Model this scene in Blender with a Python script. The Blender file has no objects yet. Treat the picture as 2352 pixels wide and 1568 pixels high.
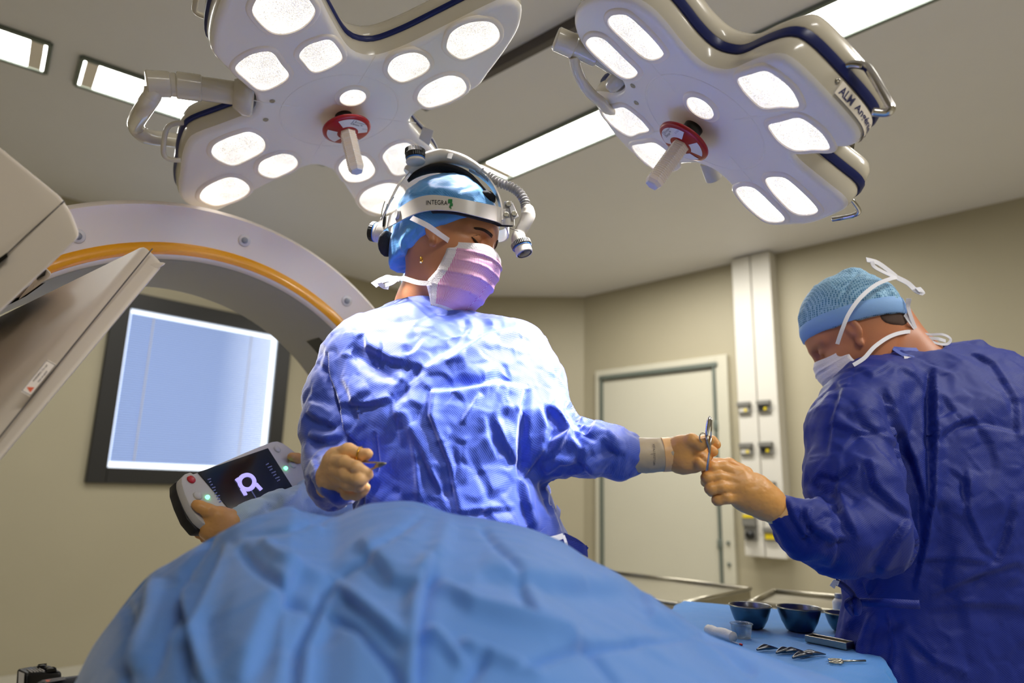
import bpy, bmesh, math
import numpy as np
from mathutils import Vector, Matrix

# ------------------------------------------------------------------ camera, world, exposure
SC = bpy.context.scene
W, H, FPX = 2352, 1568, 1560.0
_up = np.array([181, 7144, FPX]); _up = _up / np.linalg.norm(_up)
_Y = np.array([0, 0, 1.0]) - _up * _up[2]; _Y /= np.linalg.norm(_Y)
_X = np.cross(_Y, _up); _X = _X if _X[0] > 0 else -_X
MC = np.array([_X, _Y, _up])                 # camera (right, up, forward) -> world
CAM = np.array([0, 0, 1.15])
def ray(px, py): return MC @ np.array([px - W / 2, H / 2 - py, FPX])
def P(px, py, Y):
    d = ray(px, py); return CAM + d * (Y / d[1])
def PZ(px, py, z):
    d = ray(px, py); return CAM + d * ((z - CAM[2]) / d[2])
def PPL(px, py, c0, n):
    d = ray(px, py); return CAM + d * (((c0 - CAM) @ n) / (d @ n))
def proj(V):
    c = (np.atleast_2d(V) - CAM) @ MC
    return np.c_[W / 2 + FPX * c[:, 0] / c[:, 2], H / 2 - FPX * c[:, 1] / c[:, 2]], c[:, 2]
def S(px, Y): return px * Y / 0.985 / FPX    # length of px pixels at distance Y
cam_d = bpy.data.cameras.new('camera'); cam = bpy.data.objects.new('camera', cam_d)
SC.collection.objects.link(cam)
cam_d.sensor_width = 36; cam_d.lens = FPX / W * 36; cam_d.clip_start = 0.02
cam_d.dof.use_dof = True; cam_d.dof.focus_distance = 1.34; cam_d.dof.aperture_fstop = 2.2
R_, U_, F_ = MC @ [1, 0, 0], MC @ [0, 1, 0], MC @ [0, 0, 1]
cam.matrix_world = Matrix(((R_[0], U_[0], -F_[0], CAM[0]), (R_[1], U_[1], -F_[1], CAM[1]), (R_[2], U_[2], -F_[2], CAM[2]), (0, 0, 0, 1)))
SC.camera = cam
SC.cycles.max_bounces = 7; SC.cycles.diffuse_bounces = 4; SC.cycles.glossy_bounces = 3; SC.cycles.transmission_bounces = 4; SC.cycles.caustics_reflective = False; SC.cycles.caustics_refractive = False
wd = bpy.data.worlds.new('room_world'); SC.world = wd; wd.use_nodes = True
wd.node_tree.nodes['Background'].inputs[0].default_value = (0.5, 0.52, 0.55, 1)
wd.node_tree.nodes['Background'].inputs[1].default_value = 0.05
SC.view_settings.view_transform = 'Standard'; SC.view_settings.look = 'None'
SC.view_settings.gamma = 1; SC.view_settings.use_curve_mapping = False
SC.view_settings.exposure = 0.2
TUBE_E = 9.0            # fluorescent fixtures
SPOT_W = 29.0           # each lamp of the surgical lights
GLASS_E = 1.6
CEIL_Z = 3.0

# ------------------------------------------------------------------ helpers
WL = {}
def link(o): SC.collection.objects.link(o); return o
def tag(o, label=None, cat=None, group=None, kind=None):
    if label: o['label'] = label
    if cat: o['category'] = cat
    if group: o['group'] = group
    if kind: o['kind'] = kind
    return o
def thing(name, label, cat, loc=(0, 0, 0), group=None):
    o = bpy.data.objects.new(name, None); link(o); o.location = Vector(loc); o.empty_display_size = 0.1
    WL[o.name] = Vector(loc); tag(o, label, cat, group); return o
def part(name, vf, m, parent=None, smooth=True, label=None, mods=(), auto=None):
    """vf = (verts, faces[, uv]) in world coordinates -> one mesh object"""
    me = bpy.data.meshes.new(name)
    V = [tuple(map(float, v)) for v in vf[0]] if not isinstance(vf[0], np.ndarray) else vf[0].astype(float).tolist()
    Fc = vf[1].tolist() if isinstance(vf[1], np.ndarray) else vf[1]
    me.from_pydata(V, [], Fc)
    ms = m if isinstance(m, (list, tuple)) else [m]
    for x in ms: me.materials.append(x)
    if len(vf) > 2 and vf[2] is not None:
        uvl = me.uv_layers.new(name='UVMap'); li = np.empty(len(me.loops), int); me.loops.foreach_get('vertex_index', li)
        uvl.data.foreach_set('uv', np.asarray(vf[2])[li].astype(np.float32).ravel())
    if len(vf) > 3 and vf[3] is not None: me.polygons.foreach_set('material_index', np.asarray(vf[3], dtype=np.int32))
    me.update(); me.validate()
    if smooth: me.polygons.foreach_set('use_smooth', [True] * len(me.polygons))
    if auto is not None:
        me.polygons.foreach_set('use_smooth', [True] * len(me.polygons)); me.set_sharp_from_angle(angle=math.radians(auto))
    o = bpy.data.objects.new(name, me); link(o)
    if parent is not None:
        o.parent = parent; pl = WL.get(parent.name, Vector((0, 0, 0))); o.location = -pl
    if label: o['label'] = label
    return o
def merge(*vfs):
    V = []; F = []; n = 0
    for a in vfs:
        V.append(np.asarray(a[0], float)); F += [[i + n for i in f] for f in (a[1].tolist() if isinstance(a[1], np.ndarray) else a[1])]; n += len(a[0])
    return np.vstack(V), F
def bm_vf(bm):
    bm.verts.index_update()
    r = (np.array([v.co[:] for v in bm.verts]), [[v.index for v in f.verts] for f in bm.faces]); bm.free(); return r
def nrm(v): v = np.asarray(v, float); return v / (np.linalg.norm(v) + 1e-12)
def hexa(c8, bev=0.0, seg=2):
    """box from 8 corners (0-3 one side, 4-7 other side)"""
    bm = bmesh.new(); vs = [bm.verts.new(tuple(map(float, c))) for c in c8]
    for f in ((0, 1, 2, 3), (7, 6, 5, 4), (0, 4, 5, 1), (1, 5, 6, 2), (2, 6, 7, 3), (3, 7, 4, 0)): bm.faces.new([vs[i] for i in f])
    bmesh.ops.recalc_face_normals(bm, faces=bm.faces)
    if bev: bmesh.ops.bevel(bm, geom=list(bm.edges), offset=bev, segments=seg, profile=0.5, affect='EDGES')
    return bm_vf(bm)
def box(c, size, rot=None, bev=0.0, seg=2):
    c = np.asarray(c, float); s = np.asarray(size, float) / 2; R = np.eye(3) if rot is None else np.asarray(rot)
    q = [(-1, -1, -1), (1, -1, -1), (1, 1, -1), (-1, 1, -1), (-1, -1, 1), (1, -1, 1), (1, 1, 1), (-1, 1, 1)]
    return hexa([c + R @ (np.array(k) * s) for k in q], bev, seg)
def rotz(a): c, s = math.cos(a), math.sin(a); return np.array([[c, -s, 0], [s, c, 0], [0, 0, 1]])
def frame(z, x=None):
    """columns: x, y, z axes with given z"""
    z = nrm(z); x = nrm(np.cross([0, 0, 1], z) if x is None and abs(z[2]) < 0.95 else (x if x is not None else [1, 0, 0]))
    y = nrm(np.cross(z, x)); x = np.cross(y, z); return np.array([x, y, z]).T
def prism(pts, vec, bev=0.0, seg=2):
    """closed polygon of 3d points extruded by vec"""
    bm = bmesh.new(); a = [bm.verts.new(tuple(map(float, p))) for p in pts]; b = [bm.verts.new(tuple(map(float, np.asarray(p) + vec))) for p in pts]
    n = len(pts); bm.faces.new(a); bm.faces.new(b[::-1])
    for i in range(n): bm.faces.new([a[i], b[i], b[(i + 1) % n], a[(i + 1) % n]])
    bmesh.ops.recalc_face_normals(bm, faces=bm.faces)
    if bev: bmesh.ops.bevel(bm, geom=list(bm.edges), offset=bev, segments=seg, profile=0.5, affect='EDGES', clamp_overlap=True)
    return bm_vf(bm)
def catmull(pts, n=8, closed=False):
    p = np.asarray(pts, float); N = len(p); out = []
    rng = range(N) if closed else range(N - 1)
    for i in rng:
        if closed: a, b, c, d = p[(i - 1) % N], p[i], p[(i + 1) % N], p[(i + 2) % N]
        else: a, b, c, d = p[max(i - 1, 0)], p[i], p[i + 1], p[min(i + 2, N - 1)]
        for t in np.linspace(0, 1, n, endpoint=False):
            out.append(0.5 * ((2 * b) + (-a + c) * t + (2 * a - 5 * b + 4 * c - d) * t * t + (-a + 3 * b - 3 * c + d) * t ** 3))
    if not closed: out.append(p[-1])
    return np.array(out)
def resample(pts, n, closed=False):
    p = np.asarray(pts, float); p = np.vstack([p, p[:1]]) if closed else p
    s = np.r_[0, np.cumsum(np.linalg.norm(np.diff(p, axis=0), axis=1))]
    t = np.linspace(0, s[-1], n, endpoint=not closed)
    return np.array([np.interp(t, s, p[:, k]) for k in range(p.shape[1])]).T
def frames(path):
    p = np.asarray(path, float); T = np.gradient(p, axis=0); T /= np.linalg.norm(T, axis=1)[:, None] + 1e-12
    u = nrm(np.cross(T[0], [0.3, 0.2, 0.9])); Us = [u]
    for i in range(1, len(p)):
        u = u - T[i] * (u @ T[i]); u = nrm(u); Us.append(u)
    Us = np.array(Us); return T, Us, np.cross(T, Us)
def tube(path, r, n=12, cap=True, closed=False):
    p = np.asarray(path, float); T, A, B = frames(p); r = np.broadcast_to(np.asarray(r, float), (len(p),))
    th = np.linspace(0, 2 * math.pi, n, endpoint=False)
    V = (p[:, None] + r[:, None, None] * (np.cos(th)[None, :, None] * A[:, None] + np.sin(th)[None, :, None] * B[:, None])).reshape(-1, 3)
    m = len(p); F = []
    for i in range(m if closed else m - 1):
        for j in range(n): F.append([i * n + j, i * n + (j + 1) % n, ((i + 1) % m) * n + (j + 1) % n, ((i + 1) % m) * n + j])
    if cap and not closed: F.append(list(range(n))[::-1]); F.append([(m - 1) * n + j for j in range(n)])
    return V, F
def lathe(prof, c, z, n=32, x=None, cap=True):
    """prof: (radius, height) list revolved about axis z at c"""
    Fm = frame(z, x); c = np.asarray(c, float); th = np.linspace(0, 2 * math.pi, n, endpoint=False); V = []
    for r, h in prof:
        for t in th: V.append(c + Fm @ np.array([r * math.cos(t), r * math.sin(t), h]))
    F = []
    for i in range(len(prof) - 1):
        for j in range(n): F.append([i * n + j, i * n + (j + 1) % n, (i + 1) * n + (j + 1) % n, (i + 1) * n + j])
    if cap and prof[0][0] > 1e-5: F.append(list(range(n))[::-1])
    if cap and prof[-1][0] > 1e-5: F.append([(len(prof) - 1) * n + j for j in range(n)])
    return np.array(V), F
def cyl(a, b, r, n=24, bev=0.0):
    a = np.asarray(a, float); b = np.asarray(b, float); L = np.linalg.norm(b - a)
    pr = [(max(r - bev, 1e-4), 0), (r, bev), (r, L - bev), (max(r - bev, 1e-4), L)] if bev else [(r, 0), (r, L)]
    return lathe(pr, a, b - a, n)
def ribbon(path, width, hint, thick=0.0008, n=1, twist=None):
    """flat strip following path; width direction = tangent x hint"""
    p = np.asarray(path, float); T = np.gradient(p, axis=0); T /= np.linalg.norm(T, axis=1)[:, None] + 1e-12
    h = np.asarray(hint, float); h = np.broadcast_to(h, p.shape)
    Wd = np.cross(T, h); Wd /= np.linalg.norm(Wd, axis=1)[:, None] + 1e-12; N = np.cross(Wd, T)
    if twist is not None:
        tw = np.asarray(twist)[:, None]; Wd, N = Wd * np.cos(tw) + N * np.sin(tw), N * np.cos(tw) - Wd * np.sin(tw)
    w = np.broadcast_to(np.asarray(width, float), (len(p),))[:, None] / 2
    V = np.stack([p - Wd * w - N * thick / 2, p + Wd * w - N * thick / 2, p + Wd * w + N * thick / 2, p - Wd * w + N * thick / 2], 1).reshape(-1, 3)
    m = len(p); F = []
    for i in range(m - 1):
        for j in range(4): F.append([i * 4 + j, i * 4 + (j + 1) % 4, (i + 1) * 4 + (j + 1) % 4, (i + 1) * 4 + j])
    F.append([3, 2, 1, 0]); F.append([(m - 1) * 4 + j for j in range(4)])
    uv = np.zeros((len(V), 2)); s = np.r_[0, np.cumsum(np.linalg.norm(np.diff(p, axis=0), axis=1))]
    uv[:, 0] = np.repeat(s, 4); uv[:, 1] = np.tile([0, 1, 1, 0], m) * np.repeat(w[:, 0] * 2, 4)
    return V, F, uv
def text_vf(s, size, thick=0.0, bold=False):
    cu = bpy.data.curves.new('t', 'FONT'); cu.body = s; cu.size = size; cu.align_x = 'CENTER'; cu.align_y = 'CENTER'; cu.resolution_u = 3
    if bold: cu.offset = size * 0.02
    o = bpy.data.objects.new('t', cu); link(o); dg = bpy.context.evaluated_depsgraph_get(); dg.update()
    me = bpy.data.meshes.new_from_object(o.evaluated_get(dg)); V = np.array([v.co[:] for v in me.vertices]).reshape(-1, 3); F = [list(p.vertices) for p in me.polygons]
    bpy.data.objects.remove(o); bpy.data.curves.remove(cu); bpy.data.meshes.remove(me); return V, F
def place2d(vf, o, ex, ey, off=0.0):
    V = np.asarray(vf[0]); ex = nrm(ex); ey = nrm(ey); n = np.cross(ex, ey)
    return np.asarray(o) + V[:, :1] * ex + V[:, 1:2] * ey + n * off, vf[1]
# ---- noise
_rs = np.random.RandomState(7); _perm = _rs.permutation(256); _perm = np.r_[_perm, _perm, _perm]
_g = _rs.randn(256, 3); _g /= np.linalg.norm(_g, axis=1)[:, None]
def noise(p):
    p = np.asarray(p, float); i = np.floor(p).astype(int); f = p - i; i = i & 255; u = f * f * f * (f * (f * 6 - 15) + 10)
    def g(dx, dy, dz):
        h = _perm[_perm[_perm[(i[:, 0] + dx) & 255] + ((i[:, 1] + dy) & 255)] + ((i[:, 2] + dz) & 255)] & 255
        return ((f - [dx, dy, dz]) * _g[h]).sum(1)
    a = g(0, 0, 0); b = g(1, 0, 0); c = g(0, 1, 0); d = g(1, 1, 0); e = g(0, 0, 1); k = g(1, 0, 1); l = g(0, 1, 1); m = g(1, 1, 1)
    x = u[:, 0]; y = u[:, 1]; z = u[:, 2]
    return ((a * (1 - x) + b * x) * (1 - y) + (c * (1 - x) + d * x) * y) * (1 - z) + ((e * (1 - x) + k * x) * (1 - y) + (l * (1 - x) + m * x) * y) * z
def crumple(p, s):
    """sharp creases of folded cloth, scale s (m)"""
    q = p / s; w = np.c_[noise(q * 0.7 + 11), noise(q * 0.7 + 23), noise(q * 0.7 + 37)]; q = q + w * 0.8
    r = 1 - np.abs(noise(q)) * 2.6; r2 = 1 - np.abs(noise(q * 2.1 + 5)) * 2.6
    return r * 0.65 + np.clip(r2, -1, 1) * 0.3
def facets(p, s, seed=3):
    """flat facets meeting in sharp folds, like creased sheet material"""
    q = p / s; q = q + .35 * np.c_[noise(q * .8 + 1), noise(q * .8 + 17), noise(q * .8 + 29)]; i = np.floor(q).astype(int); F1 = np.full(len(q), 9.); F2 = np.full(len(q), 9.); G = np.zeros(len(q)); rs = np.random.RandomState(seed); T = rs.rand(4096, 6)
    for dx in (-1, 0, 1):
        for dy in (-1, 0, 1):
            for dz in (-1, 0, 1):
                c = i + [dx, dy, dz]; h = (c[:, 0] * 73856093 ^ c[:, 1] * 19349663 ^ c[:, 2] * 83492791) & 4095; t = T[h]; v = q - (c + t[:, :3]); d = np.linalg.norm(v, axis=1)
                g = (v * (t[:, 3:] - .5)).sum(1) * 2.0 + (t[:, 3] - .5) * .5; m = d < F1; F2 = np.where(m, F1, np.minimum(F2, d)); G = np.where(m, g, G); F1 = np.where(m, d, F1)
    return G * np.clip((F2 - F1) / .22, 0, 1)
# ---- signed distance modelling
def smin(a, b, k): h = np.maximum(k - np.abs(a - b), 0) / k; return np.minimum(a, b) - h * h * k * 0.25
def smax(a, b, k): return -smin(-a, -b, k)
def cone(p, a, b, ra, rb):
    a = np.asarray(a, float); ab = np.asarray(b, float) - a; t = np.clip(((p - a) @ ab) / (ab @ ab + 1e-12), 0, 1)
    return np.linalg.norm(p - a - t[:, None] * ab, axis=1) - (ra + (rb - ra) * t)
def ell(p, c, r, R=None):
    q = p - np.asarray(c, float)
    if R is not None: q = q @ R
    r = np.asarray(r, float); k = np.linalg.norm(q / r, axis=1); g = np.linalg.norm(q / r ** 2, axis=1) + 1e-9
    return k * (k - 1) / g
def surf(fn, lo, hi, h, zs=None):
    ax = [np.arange(lo[i], hi[i] + h, h) for i in range(3)]
    if zs is not None: ax[2] = np.asarray(zs)
    n = [len(a) for a in ax]; F = np.empty(n, np.float32)
    Yg, Zg = np.meshgrid(ax[1], ax[2], indexing='ij')
    chunk = max(1, 400000 // (n[1] * n[2]))
    for i in range(0, n[0], chunk):
        xs = ax[0][i:i + chunk]; pts = np.empty((len(xs), n[1], n[2], 3)); pts[..., 0] = xs[:, None, None]; pts[..., 1] = Yg; pts[..., 2] = Zg
        F[i:i + chunk] = fn(pts.reshape(-1, 3)).reshape(len(xs), n[1], n[2])
    ins = F < 0; c = np.zeros([k - 1 for k in n], np.int8)
    for dx in (0, 1):
        for dy in (0, 1):
            for dz in (0, 1): c += ins[dx:n[0] - 1 + dx, dy:n[1] - 1 + dy, dz:n[2] - 1 + dz]
    mask = (c > 0) & (c < 8); idx = -np.ones(mask.shape, np.int64); ci = np.argwhere(mask); idx[mask] = np.arange(len(ci))
    acc = np.zeros((len(ci), 3)); cnt = np.zeros(len(ci))
    for a in range(3):
        o1, o2 = [k for k in range(3) if k != a]
        for d1 in (0, 1):
            for d2 in (0, 1):
                s = ci.copy(); s[:, o1] += d1; s[:, o2] += d2; e = s.copy(); e[:, a] += 1
                fa = F[tuple(s.T)]; fb = F[tuple(e.T)]; m = (fa < 0) != (fb < 0)
                t = fa[m] / (fa[m] - fb[m]); q = s[m].astype(float); q[:, a] += t; acc[m] += q; cnt[m] += 1
    q = acc / cnt[:, None]; V = np.array([np.interp(q[:, k], np.arange(n[k]), ax[k]) for k in range(3)]).T
    Fs = []
    for a in range(3):
        o1, o2 = [(1, 2), (2, 0), (0, 1)][a]
        A = ins; sl0 = [slice(None)] * 3; sl1 = [slice(None)] * 3; sl0[a] = slice(0, n[a] - 1); sl1[a] = slice(1, n[a])
        ch = A[tuple(sl0)] != A[tuple(sl1)]; e = np.argwhere(ch)
        e = e[(e[:, o1] > 0) & (e[:, o2] > 0) & (e[:, o1] < n[o1] - 1) & (e[:, o2] < n[o2] - 1)]
        st = A[tuple(e.T)]; qs = []
        for d1, d2 in ((1, 1), (0, 1), (0, 0), (1, 0)):
            k = e.copy(); k[:, o1] -= d1; k[:, o2] -= d2; qs.append(idx[tuple(k.T)])
        qd = np.array(qs).T; qd[~st] = qd[~st][:, ::-1]; Fs.append(qd)
    return V, np.vstack(Fs)
def vnorm(V, F):
    a = V[F[:, 2]] - V[F[:, 0]]; b = V[F[:, 3]] - V[F[:, 1]]; fn = np.cross(a, b); N = np.zeros_like(V)
    for k in range(4): np.add.at(N, F[:, k], fn)
    return N / (np.linalg.norm(N, axis=1)[:, None] + 1e-12)
def relax(V, F, it=2, lam=0.5):
    e = np.vstack([F[:, [0, 1]], F[:, [1, 2]], F[:, [2, 3]], F[:, [3, 0]]]); n = len(V)
    for _ in range(it):
        A = np.zeros_like(V); c = np.zeros(n)
        for k in range(3): A[:, k] = np.bincount(e[:, 0], V[e[:, 1], k], n) + np.bincount(e[:, 1], V[e[:, 0], k], n)
        c = np.bincount(e[:, 0], minlength=n) + np.bincount(e[:, 1], minlength=n)
        V = V + lam * (A / np.maximum(c, 1)[:, None] - V)
    return V
def segdist(p, poly):
    """distance and signed side distance of 2d points to polyline"""
    best = np.full(len(p), 1e9); sg = np.zeros(len(p)); tt = np.zeros(len(p)); poly = np.asarray(poly, float); n = len(poly) - 1
    for i in range(n):
        a, b = poly[i], poly[i + 1]; ab = b - a; L = ab @ ab; t = np.clip(((p - a) @ ab) / L, 0, 1); q = p - a - t[:, None] * ab
        d = np.hypot(q[:, 0], q[:, 1]); s = np.sign(ab[0] * q[:, 1] - ab[1] * q[:, 0]); m = d < best
        best[m] = d[m]; sg[m] = s[m]; tt[m] = (i + t[m]) / n
    return best, best * sg, tt
def strokes(V, N, lst, facing=True):
    """creases: list of (polyline px, amp m, width px, kind) 'v' valley/ridge, 's' step"""
    px, dep = proj(V); out = np.zeros(len(V)); f = ((V - CAM) * N).sum(1) < 0
    for poly, amp, w, kind in lst:
        poly = np.asarray(poly, float); lo = poly.min(0) - 4 * w; hi = poly.max(0) + 4 * w
        m = f & (px[:, 0] > lo[0]) & (px[:, 0] < hi[0]) & (px[:, 1] > lo[1]) & (px[:, 1] < hi[1])
        if not m.any(): continue
        d, s, t = segdist(px[m], poly); e = np.clip(np.minimum(t, 1 - t) * 5, 0.0, 1) ** 0.5; g = np.exp(-(d / w) ** 2)
        if kind == 'v': out[m] += amp * g * e
        else: out[m] += .8 * amp * np.tanh(s / (.45 * w)) * np.exp(-(d / (w * 2.3)) ** 2) * e
    return out
# ------------------------------------------------------------------ materials
def nd(nt, t, **kw):
    n = nt.nodes.new(t)
    for k, v in kw.items(): setattr(n, k, v)
    return n
def srgb(r, g, b): return tuple(((c / 255) / 12.92 if c / 255 <= 0.04045 else ((c / 255 + 0.055) / 1.055) ** 2.4) for c in (r, g, b))
def mat(name, col, rough=0.5, metal=0.0, bump=0.0, bscale=60.0, sheen=0.0, coat=0.0, emit=None, estr=0.0, spec=None, sss=0.0, vary=0.0, vscale=4.0, trans=0.0, alpha=1.0):
    m = bpy.data.materials.new(name); m.use_nodes = True; nt = m.node_tree; b = nt.nodes['Principled BSDF']; I = b.inputs
    c = srgb(*col) if max(col) > 1 else col
    I['Base Color'].default_value = (*c, 1); I['Roughness'].default_value = rough; I['Metallic'].default_value = metal
    if sheen: I['Sheen Weight'].default_value = sheen; I['Sheen Roughness'].default_value = 0.4
    if coat: I['Coat Weight'].default_value = coat; I['Coat Roughness'].default_value = 0.1
    if emit: I['Emission Color'].default_value = (*emit, 1); I['Emission Strength'].default_value = estr
    if spec is not None: I['Specular IOR Level'].default_value = spec
    if sss: I['Subsurface Weight'].default_value = sss; I['Subsurface Radius'].default_value = (1, 0.35, 0.2); I['Subsurface Scale'].default_value = 0.01
    if trans: I['Transmission Weight'].default_value = trans
    if alpha < 1: I['Alpha'].default_value = alpha
    tc = nd(nt, 'ShaderNodeTexCoord')
    nz = nd(nt, 'ShaderNodeTexNoise'); nz.inputs['Scale'].default_value = vscale; nz.inputs['Detail'].default_value = 5; nt.links.new(tc.outputs['Object'], nz.inputs['Vector'])
    v = max(vary, 0.02); mx = nd(nt, 'ShaderNodeMapRange'); mx.inputs[3].default_value = 1 - v; mx.inputs[4].default_value = 1 + v; nt.links.new(nz.outputs['Fac'], mx.inputs[0])
    vm = nd(nt, 'ShaderNodeVectorMath', operation='SCALE'); vm.inputs[0].default_value = c; nt.links.new(mx.outputs[0], vm.inputs['Scale']); nt.links.new(vm.outputs[0], I['Base Color'])
    if bump:
        n2 = nd(nt, 'ShaderNodeTexNoise'); n2.inputs['Scale'].default_value = bscale; n2.inputs['Detail'].default_value = 4; nt.links.new(tc.outputs['Object'], n2.inputs['Vector'])
        bp = nd(nt, 'ShaderNodeBump'); bp.inputs['Strength'].default_value = bump; bp.inputs['Distance'].default_value = 0.002; nt.links.new(n2.outputs['Fac'], bp.inputs['Height']); nt.links.new(bp.outputs[0], I['Normal'])
    return m
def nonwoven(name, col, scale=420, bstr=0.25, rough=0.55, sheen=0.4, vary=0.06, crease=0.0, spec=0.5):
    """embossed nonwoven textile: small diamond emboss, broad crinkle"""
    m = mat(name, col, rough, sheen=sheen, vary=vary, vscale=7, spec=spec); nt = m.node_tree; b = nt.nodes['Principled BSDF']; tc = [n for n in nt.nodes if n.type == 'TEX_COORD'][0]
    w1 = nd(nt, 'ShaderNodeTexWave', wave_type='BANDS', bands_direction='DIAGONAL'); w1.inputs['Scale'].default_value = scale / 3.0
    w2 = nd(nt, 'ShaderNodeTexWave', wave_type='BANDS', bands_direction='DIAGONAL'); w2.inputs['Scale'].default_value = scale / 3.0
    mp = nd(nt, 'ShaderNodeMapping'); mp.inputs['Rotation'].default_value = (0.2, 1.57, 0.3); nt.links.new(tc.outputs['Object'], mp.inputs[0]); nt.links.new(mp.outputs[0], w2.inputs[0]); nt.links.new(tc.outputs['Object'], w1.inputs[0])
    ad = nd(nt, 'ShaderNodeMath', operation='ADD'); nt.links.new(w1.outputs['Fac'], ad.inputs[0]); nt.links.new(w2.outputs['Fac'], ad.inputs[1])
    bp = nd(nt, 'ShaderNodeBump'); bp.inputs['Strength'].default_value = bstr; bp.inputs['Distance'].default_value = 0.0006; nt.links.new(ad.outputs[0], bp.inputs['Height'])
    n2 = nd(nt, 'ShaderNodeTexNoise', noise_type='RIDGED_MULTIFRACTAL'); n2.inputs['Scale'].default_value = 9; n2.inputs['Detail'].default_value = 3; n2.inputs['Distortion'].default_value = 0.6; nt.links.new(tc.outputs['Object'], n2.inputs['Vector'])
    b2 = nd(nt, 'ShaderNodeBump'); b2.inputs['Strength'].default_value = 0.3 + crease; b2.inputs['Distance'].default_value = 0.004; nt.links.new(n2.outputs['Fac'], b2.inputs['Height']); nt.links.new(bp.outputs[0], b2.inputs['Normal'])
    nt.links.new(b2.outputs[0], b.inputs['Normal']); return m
M = dict(
    wall=mat('wall_paint', (170, 162, 138), 0.55, bump=0.05, bscale=40, vary=0.04, vscale=2.5),
    ceil=mat('ceiling_paint', (226, 224, 226), 0.5, vary=0.02), floor=mat('floor_vinyl', (186, 182, 168), 0.45, vary=0.05),
    doorw=mat('door_laminate', (200, 196, 178), 0.35, vary=0.02), alu=mat('door_rail_grey', (112, 120, 112), 0.4, 0.3), trimw=mat('duct_white', (214, 210, 200), 0.4),
    steel=mat('brushed_steel', (170, 165, 150), 0.3, 1.0, bump=0.05), chrome=mat('chrome', (215, 212, 208), 0.12, 1.0), dsteel=mat('dark_steel', (122, 124, 128), 0.3, 1.0),
    socket=mat('socket_grey', (120, 118, 112), 0.5), yellow=mat('socket_yellow', (225, 200, 20), 0.5), black=mat('black_plastic', (16, 15, 15), 0.42, bump=0.1, bscale=200),
    frameb=mat('window_frame_black', (28, 27, 25), 0.45), white=mat('white_enamel', (222, 216, 212), 0.28, coat=0.3), plate=mat('lamp_plate_white', (250, 244, 234), 0.35, coat=0.2),
    cream=mat('lamp_shell_cream', (214, 206, 188), 0.22, coat=0.5), navy=mat('navy_rubber', (8, 26, 92), 0.35), bezel=mat('lamp_bezel', (250, 240, 226), 0.3),
    red=mat('red_disc', (158, 8, 20), 0.32), label=mat('label_paper', (232, 230, 230), 0.45), ink=mat('ink_navy', (20, 24, 90), 0.5), inkd=mat('ink_dark', (36, 38, 44), 0.5),
    handle=mat('handle_ivory', (238, 222, 204), 0.45), handend=mat('handle_end_grey', (200, 200, 212), 0.4), ltab=mat('grey_shell', (196, 192, 184), 0.4),
    gant=mat('gantry_white', (244, 232, 222), 0.35, coat=0.2), gantin=mat('gantry_inner_grey', (168, 165, 160), 0.5), orange=mat('gantry_orange', (246, 166, 0), 0.3, coat=0.3), gsh=mat('panel_white', (234, 222, 208), 0.42), seam=mat('seam_dark', (90, 84, 80), 0.6),
    skin=mat('skin', (205, 140, 98), 0.42, sss=0.12, bump=0.12, bscale=500, vary=0.05, vscale=30), skin2=mat('skin_tan', (196, 128, 90), 0.45, sss=0.1, bump=0.12, bscale=500, vary=0.06, vscale=30),
    brow=mat('brow_hair', (52, 30, 20), 0.7), hair=mat('dark_hair', (70, 48, 36), 0.7), glove=mat('latex_glove', (240, 188, 126), 0.4, sss=0.12, bump=0.25, bscale=90, vary=0.05, vscale=30), glove2=mat('latex_glove_tan', (220, 160, 88), 0.42, sss=0.1, bump=0.25, bscale=90, vary=0.06, vscale=30),
    gloveg=mat('glove_cuff_grey', (188, 170, 140), 0.5, bump=0.3, bscale=60, vary=0.06, vscale=20), lip=mat('lip', (150, 80, 70), 0.5),
    tie=mat('tie_white', (232, 232, 240), 0.7, bump=0.3, bscale=600), pad=mat('black_padding', (22, 20, 24), 0.9, bump=0.6, bscale=300), hl=mat('headlight_white', (226, 220, 212), 0.3, coat=0.2), hlg=mat('headlight_grey', (168, 166, 166), 0.4),
    green=mat('logo_green', (0, 120, 50), 0.5), blue=mat('ring_blue', (40, 110, 200), 0.4), gold=mat('gold_handle', (212, 160, 60), 0.2, 1.0), lens=mat('dark_lens', (18, 22, 60), 0.08, coat=1.0),
    gauze=mat('gauze_white', (240, 236, 226), 0.9, bump=0.5, bscale=150), clear=mat('clear_plastic', (200, 220, 240), 0.08, trans=0.85, alpha=0.5),
    orangel=mat('label_orange', (225, 90, 40), 0.5), screen=mat('screen_black', (6, 6, 10), 0.12), icon=mat('screen_icon', (120, 110, 190), 0.5, emit=(0.45, 0.4, 0.9), estr=0.9), icont=mat('screen_text', (40, 44, 80), 0.5, emit=(0.2, 0.22, 0.5), estr=0.25), led=mat('led_green', (60, 230, 120), 0.4, emit=(0.15, 1, 0.4), estr=3.0), redb=mat('button_red', (190, 20, 30), 0.35), pearl=mat('pearl', (240, 230, 220), 0.2), dot=mat('sensor_grey', (150, 152, 156), 0.4),
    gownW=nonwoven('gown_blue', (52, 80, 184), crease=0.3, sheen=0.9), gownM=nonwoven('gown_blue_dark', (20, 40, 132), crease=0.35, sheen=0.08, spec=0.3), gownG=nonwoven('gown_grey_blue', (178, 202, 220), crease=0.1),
    drape=nonwoven('drape_blue', (92, 141, 212), scale=300, rough=0.75, sheen=0.3, spec=0.25, bstr=0.15), tcloth=nonwoven('table_cloth_blue', (50, 135, 215), rough=0.7, spec=0.3), capW=nonwoven('cap_blue', (86, 158, 225), crease=0.2), flap=nonwoven('gown_flap', (44, 66, 165), crease=0.25))
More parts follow.
